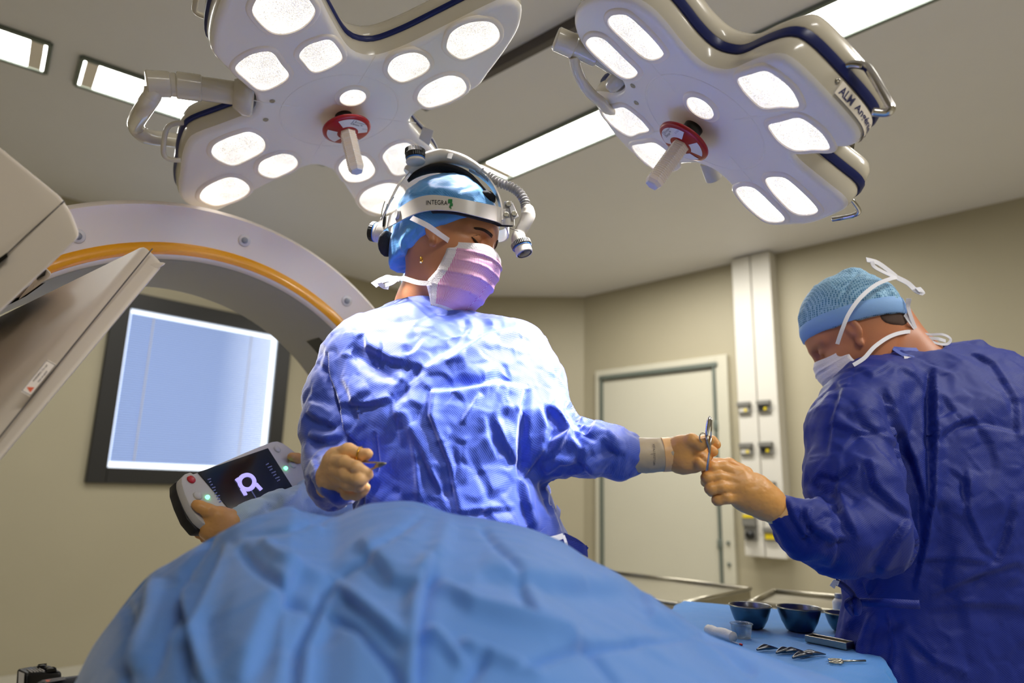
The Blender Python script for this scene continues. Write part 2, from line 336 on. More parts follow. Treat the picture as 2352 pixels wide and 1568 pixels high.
def emis(name, col, s, tex=0):
    m = bpy.data.materials.new(name); m.use_nodes = True; nt = m.node_tree; b = nt.nodes['Principled BSDF']
    b.inputs['Base Color'].default_value = (0.8, 0.8, 0.78, 1); b.inputs['Emission Color'].default_value = (*col, 1); b.inputs['Emission Strength'].default_value = s; b.inputs['Roughness'].default_value = 0.25
    if tex:
        tc = nd(nt, 'ShaderNodeTexCoord'); v = nd(nt, 'ShaderNodeTexVoronoi'); v.inputs['Scale'].default_value = tex; nt.links.new(tc.outputs['Object'], v.inputs['Vector'])
        n = nd(nt, 'ShaderNodeTexNoise'); n.inputs['Scale'].default_value = 14; nt.links.new(tc.outputs['Object'], n.inputs['Vector'])
        a = nd(nt, 'ShaderNodeMath', operation='MULTIPLY'); nt.links.new(v.outputs['Distance'], a.inputs[0]); nt.links.new(n.outputs['Fac'], a.inputs[1])
        mr = nd(nt, 'ShaderNodeMapRange'); mr.inputs[1].default_value = 0.02; mr.inputs[2].default_value = 0.5; mr.inputs[3].default_value = s; mr.inputs[4].default_value = s * 0.30; mr.inputs[2].default_value = 0.36; nt.links.new(a.outputs[0], mr.inputs[0]); nt.links.new(mr.outputs[0], b.inputs['Emission Strength'])
    return m
M['tube'] = emis('fluorescent_diffuser', (1.0, 0.99, 0.93), TUBE_E); M['glass'] = emis('lamp_glass', (1.0, 0.93, 0.82), GLASS_E, 620); M['skyp'] = emis('blind_glow_edge', (0.75, 0.85, 1.0), 1.3)
# ------------------------------------------------------------------ the room
def struct(name, vf, m, **k):
    o = part(name, vf, m, **k); o['kind'] = 'structure'; return o
TD = np.array([1, -1, 0]) / 2 ** .5; ND = np.array([1, 1, 0]) / 2 ** .5; KD = 7.05 / 2 ** .5       # door wall: tangent, outward normal
TW = np.array([math.cos(math.radians(46)), math.sin(math.radians(46)), 0]); NW = np.array([-TW[1], TW[0], 0]); KW = 5.156   # window wall
def wl(t, n, k, s, z, off=0.0): return t * s + n * (k - off) + np.array([0, 0, z])
def wbox(t, n, k, s0, s1, z0, z1, o0, o1, bev=0.0):
    c = [wl(t, n, k, s, z, o) for o in (o0, o1) for s, z in ((s0, z0), (s1, z0), (s1, z1), (s0, z1))]
    return hexa(c, bev)
def wall(name, a, b, th=0.12):
    a = np.array([*a, 0.]); b = np.array([*b, 0.]); t = nrm(b - a); n = np.array([-t[1], t[0], 0]); n = n * (th if (a[:2] - [0, 1.5]) @ n[:2] > 0 else -th); z = np.array([0, 0, CEIL_Z])
    return struct(name, hexa([a, b, b + n, a + n, a + z, b + z, b + n + z, a + n + z]), M['wall'], smooth=False)
c_cd = (0.69, 6.36); c_wc = ((KW - NW[1] * 6.46) / NW[0], 6.46)
lf = (-5.0, (KW + NW[0] * 5.0) / NW[1]); rt = (4.95, 2.10)
wall('wall_left', c_wc, lf); wall('wall_back', c_cd, c_wc); wall('wall_right', rt, c_cd); wall('wall_side_right', (4.95, -2.6), rt)
wall('wall_front', (-5.0, -2.6), (4.95, -2.6)); wall('wall_side_left', lf, (-5.0, -2.6))
struct('floor', box((0, 2, -0.05), (10.4, 9.6, 0.1)), M['floor'], smooth=False)
struct('ceiling', box((0, 2, CEIL_Z + 0.05), (10.4, 9.6, 0.1)), M['ceil'], smooth=False)
# door in the right wall
struct('door_1', wbox(TD, ND, KD, -3.76, -2.65, 0.02, 2.15, -0.02, 0.03, 0.004), M['doorw'], smooth=False)
d1 = bpy.data.objects['door_1']
struct('trim_1', merge(wbox(TD, ND, KD, -3.84, -3.785, 0, 2.245, -0.02, 0.045, 0.004), wbox(TD, ND, KD, -2.63, -2.53, 0, 2.245, -0.02, 0.045, 0.004), wbox(TD, ND, KD, -3.785, -2.63, 2.19, 2.245, -0.02, 0.045, 0.004)), M['doorw'], smooth=False)
struct('trim_2', merge(wbox(TD, ND, KD, -3.785, -3.758, 0.0, 2.17, -0.01, 0.055), wbox(TD, ND, KD, -2.655, -2.63, 0.0, 2.17, -0.01, 0.055), wbox(TD, ND, KD, -3.785, -2.61, 2.155, 2.19, -0.01, 0.065, 0.004)), M['alu'], smooth=False)
for z in (0.4, 0.75, 1.1, 1.65): part('hinge', wbox(TD, ND, KD, -2.665, -2.625, z, z + 0.07, 0.03, 0.062, 0.005), M['alu'], d1)
for z in (0.645, 0.80):
    c = wl(TD, ND, KD, -2.578, z, 0.045); o = part('door_frame_button', lathe([(0.014, 0), (0.014, 0.012), (0.009, 0.016), (0, 0.016)], c, -ND, 16), M['alu'], bpy.data.objects['trim_1'])
struct('baseboard_right', wbox(TD, ND, KD, -2.5, 1.5, 0, 0.12, 0, 0.015), M['alu'], smooth=False)
# service duct with sockets
duct = thing('service_duct', 'white vertical wall duct with grey sockets, right of the door', 'wall duct', wl(TD, ND, KD, -2.26, 0.725, 0.06))
part('cover', merge(wbox(TD, ND, KD, -2.415, -2.265, 0.725, 2.99, 0.0, 0.12, 0.006), wbox(TD, ND, KD, -2.258, -2.105, 0.725, 2.99, 0.0, 0.12, 0.006)), M['trimw'], duct, smooth=False)
for s, z, yel in ((-2.357, 1.797, 0), (-2.204, 1.799, 0), (-2.357, 1.49, 0), (-2.204, 1.494, 0), (-2.200, 1.21, 0), (-2.357, 0.92, 2), (-2.204, 0.89, 1)):
    hh = 0.045 if yel < 2 else 0.085
    so = part('socket', merge(wbox(TD, ND, KD, s - 0.048, s + 0.048, z - hh, z + hh, 0.118, 0.145, 0.005), wbox(TD, ND, KD, s - 0.05, s + 0.05, z + hh * 0.2, z + hh * 0.95, 0.14, 0.162, 0.004)), M['socket'], duct, smooth=False)
    if yel == 1: part('yellow_plate', wbox(TD, ND, KD, s - 0.038, s + 0.038, z - 0.035, z + 0.002, 0.144, 0.15), M['yellow'], so, smooth=False)
    elif yel == 2:
        part('yellow_plate', wbox(TD, ND, KD, s - 0.04, s + 0.04, z + 0.075, z + 0.1, 0.144, 0.166), M['yellow'], so, smooth=False)
        part('plug', cyl(wl(TD, ND, KD, s + 0.01, z - 0.045, 0.14), wl(TD, ND, KD, s + 0.01, z - 0.045, 0.18), 0.028), M['black'], so)
    else:
        part('socket_face', wbox(TD, ND, KD, s - 0.036, s + 0.03, z - 0.034, z + 0.004, 0.144, 0.149), M['black'] if s > -2.3 else M['ltab'], so, smooth=False)
        part('socket_lamp', wbox(TD, ND, KD, s + 0.004, s + 0.024, z - 0.03, z - 0.01, 0.148, 0.152), M['yellow'], so, smooth=False)
# window in the left wall: coordinates along the wall
def wpt(px, py): q = PPL(px, py, NW * KW, NW); return q @ TW, q[2]
ws0 = wpt(193, 1108)[0]; ws1 = wpt(655, 900)[0]; wz0, wz1 = 1.127, wpt(551, 723)[1]; fr = 0.115
wf = merge(wbox(TW, NW, KW, ws0, ws0 + fr, wz0, wz1, -0.01, 0.035, 0.004), wbox(TW, NW, KW, ws1 - fr, ws1, wz0, wz1, -0.01, 0.035, 0.004), wbox(TW, NW, KW, ws0 + fr, ws1 - fr, wz0, wz0 + fr * 0.9, -0.01, 0.035, 0.004), wbox(TW, NW, KW, ws0 + fr, ws1 - fr, wz1 - fr, wz1, -0.01, 0.035, 0.004))
win = struct('window_1', wf, M['frameb'], smooth=False)
mb = bpy.data.materials.new('blind_pleats'); mb.use_nodes = True; nt = mb.node_tree; b = nt.nodes['Principled BSDF']; b.inputs['Base Color'].default_value = (*srgb(140, 160, 200), 1); b.inputs['Emission Color'].default_value = (0.40, 0.52, 0.82, 1); b.inputs['Emission Strength'].default_value = 0.36; b.inputs['Roughness'].default_value = 0.8
bx = []; s0, s1 = ws0 + fr + 0.012, ws1 - fr - 0.045; nz = 64; z0, z1 = wz0 + fr * 0.9 + 0.04, wz1 - fr - 0.03
V = []; Fc = []
for i in range(nz * 2 + 1):
    z = z0 + (z1 - z0) * i / (nz * 2); o = 0.0 + (0.011 if i % 2 else 0)
    V += [wl(TW, NW, KW, s0, z, o + .008), wl(TW, NW, KW, s1, z, o)]
    if i: k = 2 * i; Fc.append([k - 2, k - 1, k + 1, k])
part('blind', (np.array(V), Fc), mb, win, smooth=False)
for s in (s0 + 0.14 * (s1 - s0), s0 + 0.83 * (s1 - s0)):
    part('blind_cord', tube([wl(TW, NW, KW, s, z, 0.02 + 0.001 * math.sin(z * 200)) for z in np.linspace(z0, z1, 40)], 0.004, 6), M['label'], win)
part('glass', wbox(TW, NW, KW, ws0 + fr, ws1 - fr, wz0 + fr * 0.9, wz1 - fr, 0.001, 0.003), M['skyp'], win, smooth=False)
# ceiling fixtures
def fixture(a, b, wdt, label, idx):
    a = np.asarray(a, float); b = np.asarray(b, float); t = nrm(b - a); n = np.cross([0, 0, 1], t); L = np.linalg.norm(b - a); c = (a + b) / 2; z = CEIL_Z
    R = np.array([t, n, [0, 0, 1]]).T
    th = thing('ceiling_light', label, 'ceiling light', (c[0], c[1], z), 'recessed fluorescent ceiling lights')
    part('frame', merge(box((*(c + n * wdt / 2)[:2], z - 0.006), (L, 0.02, 0.024), R, 0.003), box((*(c - n * wdt / 2)[:2], z - 0.006), (L, 0.02, 0.024), R, 0.003), box((*(a)[:2], z - 0.006), (0.02, wdt, 0.024), R, 0.003), box((*(b)[:2], z - 0.006), (0.02, wdt, 0.024), R, 0.003)), M['alu'], th, smooth=False)
    part('diffuser', box((*c[:2], z - 0.003), (L - 0.02, wdt - 0.02, 0.01), R), M['tube'], th, smooth=False)
    for k in range(2):
        e = (a if k == 0 else b) + t * (0.045 if k == 0 else -0.045); part('end_reflector', box((*e[:2], z - 0.009), (0.05, wdt - 0.03, 0.006), R), M['bezel'], th, smooth=False)
    return th
def zt(p, u): return np.array([p[0] + u[0], p[1] + u[1], CEIL_Z])
D45 = TD
a0 = PZ(1129, 393, CEIL_Z); 
fixture(a0, a0 + D45 * 1.25, 0.25, 'lit ceiling light above the wearer of the headlight, between the two surgical lamps', 0)
fixture(a0 + D45 * 1.30, a0 + D45 * 2.9, 0.25, 'lit ceiling light at top right, behind the right surgical lamp', 1)
U2 = np.array([TD[1] * -1, TD[0], 0])
e1 = (PZ(125, 93, CEIL_Z) + PZ(98, 168, CEIL_Z)) / 2; e2 = (PZ(197, 125, CEIL_Z) + PZ(166, 192, CEIL_Z)) / 2; u2 = nrm(PZ(330, 172, CEIL_Z) - PZ(200, 127, CEIL_Z))
fixture(e1 - u2 * 1.25, e1, 0.27, 'lit ceiling light at the top left edge of the photo', 2)
fixture(e2, e2 + u2 * 1.25, 0.27, 'lit ceiling light behind the left surgical lamp and its cylinder joint', 3)
for k, (x, y) in enumerate(((-2.6, -1.0), (1.9, -1.2))):
    pass
tr = [PZ(1180, 112, CEIL_Z), PZ(1350, 20, CEIL_Z)]; td = nrm(tr[1] - tr[0])
struct('trim_3', hexa([tr[0] - td * 0.6 + np.array([0, 0, z]) + w for z in (-0.05, 0.0) for w in (0, td * 1.6, td * 1.6 + np.array([0.02, 0.03, 0]), np.array([0.02, 0.03, 0]))]), M['seam'], smooth=False)
# added fill lights under the ceiling for general brightness, not actual fixtures
def area(name, loc, sx, sy, e, col, rz=0):
    l = bpy.data.lights.new(name, 'AREA'); l.shape = 'RECTANGLE'; l.size = sx; l.size_y = sy; l.energy = e; l.color = col
    o = bpy.data.objects.new(name, l); link(o); o.location = loc; o.rotation_euler = (0, 0, rz); return o
ROOM_E = 52
area('room_fill_light', (0.9, -1.0, CEIL_Z - 0.03), 1.2, 0.27, ROOM_E * .6, (1.0, 0.97, 0.92), math.radians(42))
area('room_fill_light', (2.6, 0.6, CEIL_Z - 0.03), 1.6, 0.27, ROOM_E, (1.0, 0.97, 0.92), math.radians(-45))
area('room_fill_light', (1.0, 4.5, CEIL_Z - 0.03), 1.6, 0.27, ROOM_E * .95, (1.0, 0.97, 0.90), math.radians(-45))
area('room_fill_light', (-1.9, 3.6, CEIL_Z - 0.03), 1.4, 0.27, ROOM_E * .28, (1.0, 0.97, 0.90), math.radians(42))
# ------------------------------------------------------------------ surgical lights
def surg(name_label, hb, Y, n, cen, outline, lamps, circ, arm, groove_r, screws, hs, bw):
    n = nrm(n); c0 = P(*hb, Y); o = PPL(*cen, c0, n); e1 = nrm(np.array([1, 0, 0]) - n * n[0]); e2 = np.cross(e1, n); up = -n
    def L(u, v, h=0.0): return o + e1 * u + e2 * v + up * h
    def U(p): q = PPL(p[0], p[1], c0, n) - o; return np.array([q @ e1, q @ e2])
    th = thing('surgical_light', name_label, 'surgical light', o)
    pl = resample(catmull(outline, 6, True), 220, True)
    area2 = np.sum(pl[:, 0] * np.roll(pl[:, 1], -1) - pl[:, 1] * np.roll(pl[:, 0], -1)); pl = pl if area2 > 0 else pl[::-1]
    T = np.roll(pl, -1, 0) - np.roll(pl, 1, 0); T /= np.linalg.norm(T, axis=1)[:, None]; NO = np.c_[T[:, 1], -T[:, 0]]
    for _ in range(6): NO = (np.roll(NO, 1, 0) + NO * 2 + np.roll(NO, -1, 0)); NO /= np.linalg.norm(NO, axis=1)[:, None]
    def rings(spec, close0=True, close1=True):
        V = []; m = len(pl)
        for off, h in spec:
            q = pl + NO * off; V += [L(a, b, h) for a, b in q]
        F = [[i * m + j, i * m + (j + 1) % m, (i + 1) * m + (j + 1) % m, (i + 1) * m + j] for i in range(len(spec) - 1) for j in range(m)]
        if close0: F.append(list(range(m))[::-1])
        if close1: F.append([(len(spec) - 1) * m + j for j in range(m)])
        return np.array(V), F
    part('light_plate', rings([(-0.012, -0.002), (-0.006, -0.001), (-0.001, 0.003), (0.002, 0.009)], True, True), M['plate'], th, auto=50)
    part('side_shell', rings([(0.0015, 0.0085), (0.0035, 0.016), (0.005, hs * .85), (0.002, hs + .001)], False, True), M['cream'], th, auto=60)
    part('blue_band', rings([(0.0, hs), (0.007, hs + .001), (0.0085, hs + bw * .3), (0.008, hs + bw * .85), (0.0, hs + bw)], True, True), M['navy'], th, auto=60)
    part('top_shell', rings([(0.002, hs + bw - .001), (0.005, hs + bw + .002), (0.003, hs + bw + .022), (-0.006, hs + bw + .036), (-0.022, hs + bw + .045), (-0.045, hs + bw + .049)], True, True), M['cream'], th, auto=60)
    # raised centre ring and ribs of the plate
    part('plate_ring', tube([L(groove_r * math.cos(a), groove_r * math.sin(a), -0.001) for a in np.linspace(0, 2 * math.pi, 72, endpoint=False)], 0.0022, 8, closed=True), M['plate'], th)
    def lamp(poly, rr=0.0085):
        q = np.array(poly); q = resample(catmull(q, 5, True), 56, True); c = q.mean(0)
        a2 = np.sum(q[:, 0] * np.roll(q[:, 1], -1) - q[:, 1] * np.roll(q[:, 0], -1)); q = q if a2 > 0 else q[::-1]
        t = np.roll(q, -1, 0) - np.roll(q, 1, 0); t /= np.linalg.norm(t, axis=1)[:, None] + 1e-9; no = np.c_[t[:, 1], -t[:, 0]]
        for _ in range(2): no = np.roll(no, 1, 0) + no * 2 + np.roll(no, -1, 0); no /= np.linalg.norm(no, axis=1)[:, None]
        m = len(q); V = []
        for off, h in ((rr + 0.003, 0.0), (rr + 0.002, -0.004), (rr - 0.001, -0.0065), (0.0005, -0.0065), (-0.001, -0.003)): V += [L(a, b, h) for a, b in q + no * off]
        F = [[i * m + j, i * m + (j + 1) % m, (i + 1) * m + (j + 1) % m, (i + 1) * m + j] for i in range(4) for j in range(m)]
        bz = part('lamp_bezel', (np.array(V), F), M['bezel'], th, auto=60)
        V = [L(a, b, -0.004) for a, b in q] + [L(*(c + (np.array([a, b]) - c) * 0.75), -0.0085) for a, b in q] + [L(*c, -0.0105)]
        F = [[j, (j + 1) % m, m + (j + 1) % m, m + j] for j in range(m)] + [[m + j, m + (j + 1) % m, 2 * m] for j in range(m)]
        part('lamp_glass', (np.array(V), F), M['glass'], bz)
        ld = bpy.data.lights.new('lamp_beam', 'SPOT'); ld.energy = SPOT_W; ld.color = (1.0, 0.97, 0.94); ld.shadow_soft_size = 0.022; ld.spot_size = math.radians(28); ld.spot_blend = 0.8
        lo = bpy.data.objects.new('lamp_beam', ld); link(lo); p0 = L(*c, -0.015); lo.parent = th; lo.location = Vector(p0 - o)
        aim = o + n * 1.05 + np.array(arm['aim']); lo.rotation_euler = Vector(aim - p0).to_track_quat('-Z', 'Y').to_euler()
    for px in lamps: lamp([U(p) for p in px])
    cc = U(circ); lamp([cc + 0.029 * np.array([math.cos(a), math.sin(a)]) for a in np.linspace(0, 6.283, 16, endpoint=False)])
    for a in range(4):
        an = math.radians(arm['rib'] + 90 * a); d = np.array([math.cos(an), math.sin(an)]); part('plate_rib', tube([L(*(d * r), -0.0005) for r in (0.085, 0.12, 0.17, 0.2)], [0.0015, 0.003, 0.0025, 0.001], 8), M['plate'], th)
    for s in screws:
        q = U(s); part('screw', lathe([(0.006, 0), (0.006, 0.003), (0.004, 0.0045), (0.0015, 0.0035), (0, 0.0035)], L(*q, 0.0), n, 14), M['steel'], th)
    # sterile handle: red guard disc, hexagonal grip
    hbv = U(hb) * 0
    hb2 = arm['hub']
    part('handle_hub', lathe([(0.020, 0.0), (0.020, 0.012), (0.016, 0.018), (0.015, 0.05)], L(*hb2), n, 24), M['black'], th)
    rd = part('guard_disc', lathe([(0.0001, 0.040), (0.03, 0.038), (0.052, 0.034), (0.0555, 0.036), (0.0555, 0.040), (0.05, 0.0435), (0.022, 0.048), (0.0001, 0.049)], L(*hb2), n, 48), M['red'], th)
    lx = nrm(R_ - n * (R_ @ n)); ly = nrm(np.cross(n, lx))
    if ly @ np.array([0, 0, 1.]) < 0 and False: ly = -ly
    ly = nrm(U_ - n * (U_ @ n)); lx = nrm(np.cross(ly, n))
    hc = L(*hb2) + n * 0.0472
    def sector(a0, a1, r0, r1):
        A = np.radians(np.linspace(a0, a1, 22)); pts = [(r1 * math.cos(a), r1 * math.sin(a)) for a in A] + [(r0 * math.cos(a), r0 * math.sin(a)) for a in A[::-1]]
        V = []; nA = len(A); nr_ = 5
        for i in range(nA):
            for k in range(nr_):
                x, y = math.cos(A[i]), math.sin(A[i]); r = r0 + (r1 - r0) * k / (nr_ - 1); V.append(hc + lx * x * r + ly * y * r + n * (-0.0047 * max(r - 0.022, 0) / 0.028 * 0.95 + 0.0016))
        F = [[i * nr_ + k, (i + 1) * nr_ + k, (i + 1) * nr_ + k + 1, i * nr_ + k + 1] for i in range(nA - 1) for k in range(nr_ - 1)]
        return np.array(V), F
    for k, (a0, a1) in enumerate(((20, 150), (195, 265), (285, 340))):
        lb = part('disc_label', sector(a0, a1, 0.024, 0.047), M['label'], rd, smooth=False)
        if k == 0:
            def tx(s, sz, x, y, m='inkd'):
                v = text_vf(s, sz); Vv = v[0]; Q = []
                for a in Vv:
                    X = x + a[0]; Yy = y + a[1]; r = math.hypot(X, Yy); Q.append(hc + lx * X + ly * Yy + n * (0.0024 - 0.0047 * max(r - 0.022, 0) / 0.028 * 0.95))
                return part('lettering', (np.array(Q), v[1]), M[m], lb, smooth=False)
            tx('COVIDIEN™', 0.0048, 0.010, 0.0405); tx('Devon™', 0.0085, 0.002, 0.0335); tx('For use only with\nDevon accessories', 0.0022, 0.031, 0.0265)
            for sx in (-1, 1):
                x = -0.009 + sx * 0.0022; Q = []; pts = [(0, -0.003), (sx * 0.0018, -0.003), (sx * 0.0018, 0.003), (0, 0.003), (0, 0.0015), (sx * 0.0008, 0.0015), (sx * 0.0008, -0.0015), (0, -0.0015)]
                for a in pts: X = x + a[0]; Yy = 0.041 + a[1]; r = math.hypot(X, Yy); Q.append(hc + lx * X + ly * Yy + n * (0.0024 - 0.0047 * (r - 0.022) / 0.028 * 0.95))
                part('emblem', (np.array(Q), [list(range(8))]), M['ink'], lb, smooth=False)
    gv, gf = lathe([(0.0001, 0.045), (0.0185, 0.045), (0.0185, 0.052)] + [(0.0175 + (0.0012 if i % 2 else 0), 0.054 + i * 0.0022) for i in range(38)] + [(0.0185, 0.142), (0.014, 0.149), (0.0001, 0.149)], L(*hb2), n, 6, lx)
    part('hand_grip', (gv, gf), M['handle'], th, smooth=False)
    part('grip_teeth', merge(*[box(L(*hb2) + n * (0.06 + i * 0.0045) + (lx * math.cos(a) + ly * math.sin(a)) * 0.0172, (0.0032, 0.0032, 0.0018), np.array([lx, ly, n]).T) for i in range(18) for a in np.radians([60, 120, 180, 240, 300, 0]) + math.radians(0)]), M['bezel'], th, smooth=False)
    part('grip_end', lathe([(0.0001, 0.1486), (0.0145, 0.1486), (0.0135, 0.151), (0.0001, 0.1515)], L(*hb2), n, 6, lx), M['handend'], th, smooth=False)
    return th, L, U, n, o, (pl, NO), e2
def C1(pts): return [(x / 2.45 + 280, y / 2.45) for x, y in pts]
def C2(pts): return [(x / 2.735 + 1240, y / 2.735) for x, y in pts]
outL = [(-.165, -.192), (-.178, -.247), (-.176, -.285), (-.145, -.345), (-.109, -.395), (-.08, -.44), (-.035, -.468), (.015, -.46), (.042, -.425), (.046, -.337), (.052, -.273), (.062, -.207), (.08, -.172), (.118, -.153), (.18, -.163), (.26, -.19), (.35, -.222), (.395, -.233), (.425, -.215), (.432, -.185), (.423, -.135), (.39, -.07), (.353, -.011), (.325, .03), (.263, .05), (.191, .062), (.163, .08), (.149, .107), (.158, .17), (.19, .276), (.2, .36), (.185, .45), (.15, .52), (.08, .56), (.01, .575), (-.035, .57), (-.056, .52), (-.063, .42), (-.07, .309), (-.085, .235), (-.117, .195), (-.17, .2), (-.302, .255), (-.37, .29), (-.424, .305), (-.455, .28), (-.465, .214), (-.445, .153), (-.41, .09), (-.383, .039), (-.35, -.01), (-.32, -.034), (-.25, -.048), (-.19, -.062), (-.163, -.085), (-.152, -.12), (-.155, -.16)]
outR = [(-.284, -.141), (-.308, -.10), (-.318, -.06), (-.312, -.02), (-.289, .015), (-.25, .03), (-.206, .033), (-.183, .05), (-.177, .08), (-.192, .12), (-.228, .158), (-.24, .185), (-.228, .21), (-.176, .27), (-.12, .305), (-.073, .322), (-.04, .322), (-.02, .30), (-.002, .256), (.01, .21), (.03, .173), (.05, .15), (.08, .138), (.12, .149), (.179, .185), (.235, .208), (.262, .19), (.282, .14), (.3, .091), (.31, .005), (.308, -.035), (.292, -.055), (.25, -.062), (.185, -.072), (.165, -.086), (.162, -.112), (.18, -.15), (.213, -.193), (.22, -.222), (.2, -.25), (.13, -.278), (.065, -.297), (.036, -.29), (.013, -.249), (-.01, -.191), (-.03, -.168), (-.06, -.156), (-.1, -.166), (-.154, -.195), (-.185, -.205), (-.22, -.2), (-.26, -.175)]
lampsL = [C1(a) for a in ([(738, 70), (830, 165), (920, 178), (1020, 138), (1083, 60), (1060, 0), (1000, -60), (900, -95), (810, -75), (745, 0)], [(635, 370), (700, 305), (780, 278), (843, 282), (895, 350), (937, 412), (880, 465), (782, 497), (700, 440)], [(995, 300), (1030, 250), (1100, 220), (1175, 214), (1237, 305), (1200, 350), (1130, 385), (1070, 392), (1025, 345)], [(1825, 235), (1850, 170), (1920, 125), (2000, 107), (2070, 112), (2112, 150), (2120, 200), (2085, 245), (2000, 290), (1920, 322), (1870, 305), (1830, 270)], [(1493, 375), (1512, 330), (1560, 298), (1640, 282), (1700, 305), (1730, 350), (1710, 390), (1650, 425), (1580, 450), (1530, 435), (1500, 405)], [(1660, 540), (1682, 490), (1740, 447), (1830, 413), (1900, 425), (1934, 470), (1925, 510), (1860, 552), (1780, 582), (1720, 594), (1680, 575)], [(502, 840), (520, 800), (580, 767), (650, 742), (715, 728), (780, 758), (804, 800), (790, 840), (720, 882), (630, 920), (560, 900), (515, 870)], [(765, 935), (780, 900), (830, 872), (900, 853), (960, 865), (987, 905), (965, 940), (900, 975), (850, 992), (800, 980), (770, 960)], [(437, 1090), (460, 1050), (520, 1012), (600, 985), (670, 1000), (714, 1040), (705, 1080), (640, 1117), (540, 1147), (490, 1140), (445, 1115)], [(1465, 870), (1500, 822), (1560, 795), (1620, 800), (1672, 870), (1650, 932), (1590, 970), (1530, 974), (1490, 920)], [(1218, 930), (1250, 885), (1300, 868), (1370, 870), (1420, 940), (1400, 985), (1340, 1012), (1270, 1010), (1235, 975)], [(1335, 1110), (1370, 1062), (1450, 1027), (1520, 1020), (1580, 1050), (1600, 1110), (1560, 1165), (1480, 1195), (1400, 1182), (1350, 1150)])]
lampsR = [C2(a) for a in ([(440, 110), (470, 82), (530, 76), (582, 95), (700, 205), (780, 300), (785, 330), (750, 355), (700, 362), (640, 332), (520, 222), (450, 150)], [(302, 250), (330, 222), (380, 219), (432, 245), (540, 350), (615, 422), (622, 450), (590, 475), (540, 477), (480, 442), (370, 345), (310, 280)], [(1256, 480), (1340, 450), (1430, 428), (1500, 463), (1580, 530), (1620, 590), (1634, 654), (1520, 657), (1410, 664), (1330, 600), (1280, 540)], [(1450, 770), (1540, 745), (1642, 723), (1730, 773), (1800, 840), (1829, 919), (1720, 925), (1605, 930), (1520, 880), (1470, 820)], [(1430, 1110), (1460, 1097), (1520, 1096), (1572, 1115), (1680, 1210), (1752, 1290), (1745, 1322), (1690, 1337), (1620, 1332), (1560, 1292), (1480, 1205), (1435, 1140)], [(1240, 1185), (1270, 1160), (1330, 1158), (1382, 1185), (1470, 1270), (1542, 1345), (1535, 1376), (1480, 1384), (1420, 1372), (1340, 1312), (1270, 1240)], [(403, 685), (480, 670), (542, 663), (620, 718), (670, 768), (694, 808), (630, 825), (568, 843), (480, 790), (420, 730)], [(588, 905), (660, 890), (732, 884), (800, 930), (845, 980), (855, 1040), (750, 1058), (670, 1010), (610, 950)])]
SLl, LL, UL, nL, oL, e1L, e2L = surg('left surgical light, four-lobed and tilted, thirteen glowing lamps and red disc handle', (790, 300), 1.5, (0.287, -0.019, -0.958), (782, 258), outL, lampsL, (1297 / 2.45 + 280, 538 / 2.45), dict(rib=35, hub=(0.004, 0.012), aim=(.07, -.15, 0)), 0.135, [(625, 230), (610, 273)], .041, .012)
SLr, LR, UR, nR, oR, OUT_R, e2R = surg('right surgical light with four lobes, nine glowing lamps and chrome side handles', (1600, 335), 1.3, (-0.565, 0.098, -0.819), (1616, 284), outR, lampsR, (1612, 243), dict(rib=28, hub=(-0.012, 0.03), aim=(0, -.06, 0)), 0.132, [(1455, 195), (1463, 234)], .041, .018)
def tubepx(pts, rpx, n=14, sm=8, cap=True):
    q = [P(*p) for p in pts]; y = np.mean([p[2] for p in pts]); return tube(catmull(q, sm) if sm > 1 else q, S(rpx, y), n, cap)
# name plate on the edge of the right light
def side_pt(px, h=.030):
    pl, NO = OUT_R; q = pl + NO * .0058; W3 = np.array([LR(a, b, h) for a, b in q]); pp, dp = proj(W3); d = np.hypot(*(pp - px).T) + (dp > 1.25) * 1e4; return int(np.argmin(d))
ia, ib = side_pt(np.array([1908, 212])), side_pt(np.array([1990, 312]))
def side_curve(t, h, off=.0066):
    pl, NO = OUT_R; k = ia + (((ib - ia + 110) % 220) - 110) * t; i0 = int(math.floor(k)); f = k - i0; q = lambda i: pl[i % 220] + NO[i % 220] * off; a = q(i0) * (1 - f) + q(i0 + 1) * f; return LR(a[0], a[1], h)
pn = 24; V = [side_curve(i / pn, h, .0062) for i in range(pn + 1) for h in (.012, .036)]; npl = part('name_plate', (np.array(V), [[2 * i, 2 * i + 1, 2 * i + 3, 2 * i + 2] for i in range(pn)]), M['bezel'], SLr)
arcL = np.linalg.norm(side_curve(1, .03) - side_curve(0, .03))
for tx_, t0, t1, hh0, hh1 in (('ALM', .04, .30, .016, .031), ('Angénieux', .36, .97, .015, .030)):
    tv = text_vf(tx_, 1.0, bold=True); v = tv[0]; x0, x1 = v[:, 0].min(), v[:, 0].max(); y0, y1 = v[:, 1].min(), v[:, 1].max()
    part('lettering', (np.array([side_curve(t0 + (t1 - t0) * (a[0] - x0) / (x1 - x0), hh0 + (hh1 - hh0) * (a[1] - y0) / (y1 - y0), .0070) for a in v]), tv[1]), M['ink'], npl, smooth=False)
part('side_screw', lathe([(.0045, 0), (.0045, .002), (.0035, .003), (.001, .003), (.0001, .002)], side_curve(-.06, .03, .004), nrm(side_curve(-.06, .03, .01) - side_curve(-.06, .03, 0)), 14), M['steel'], SLr)
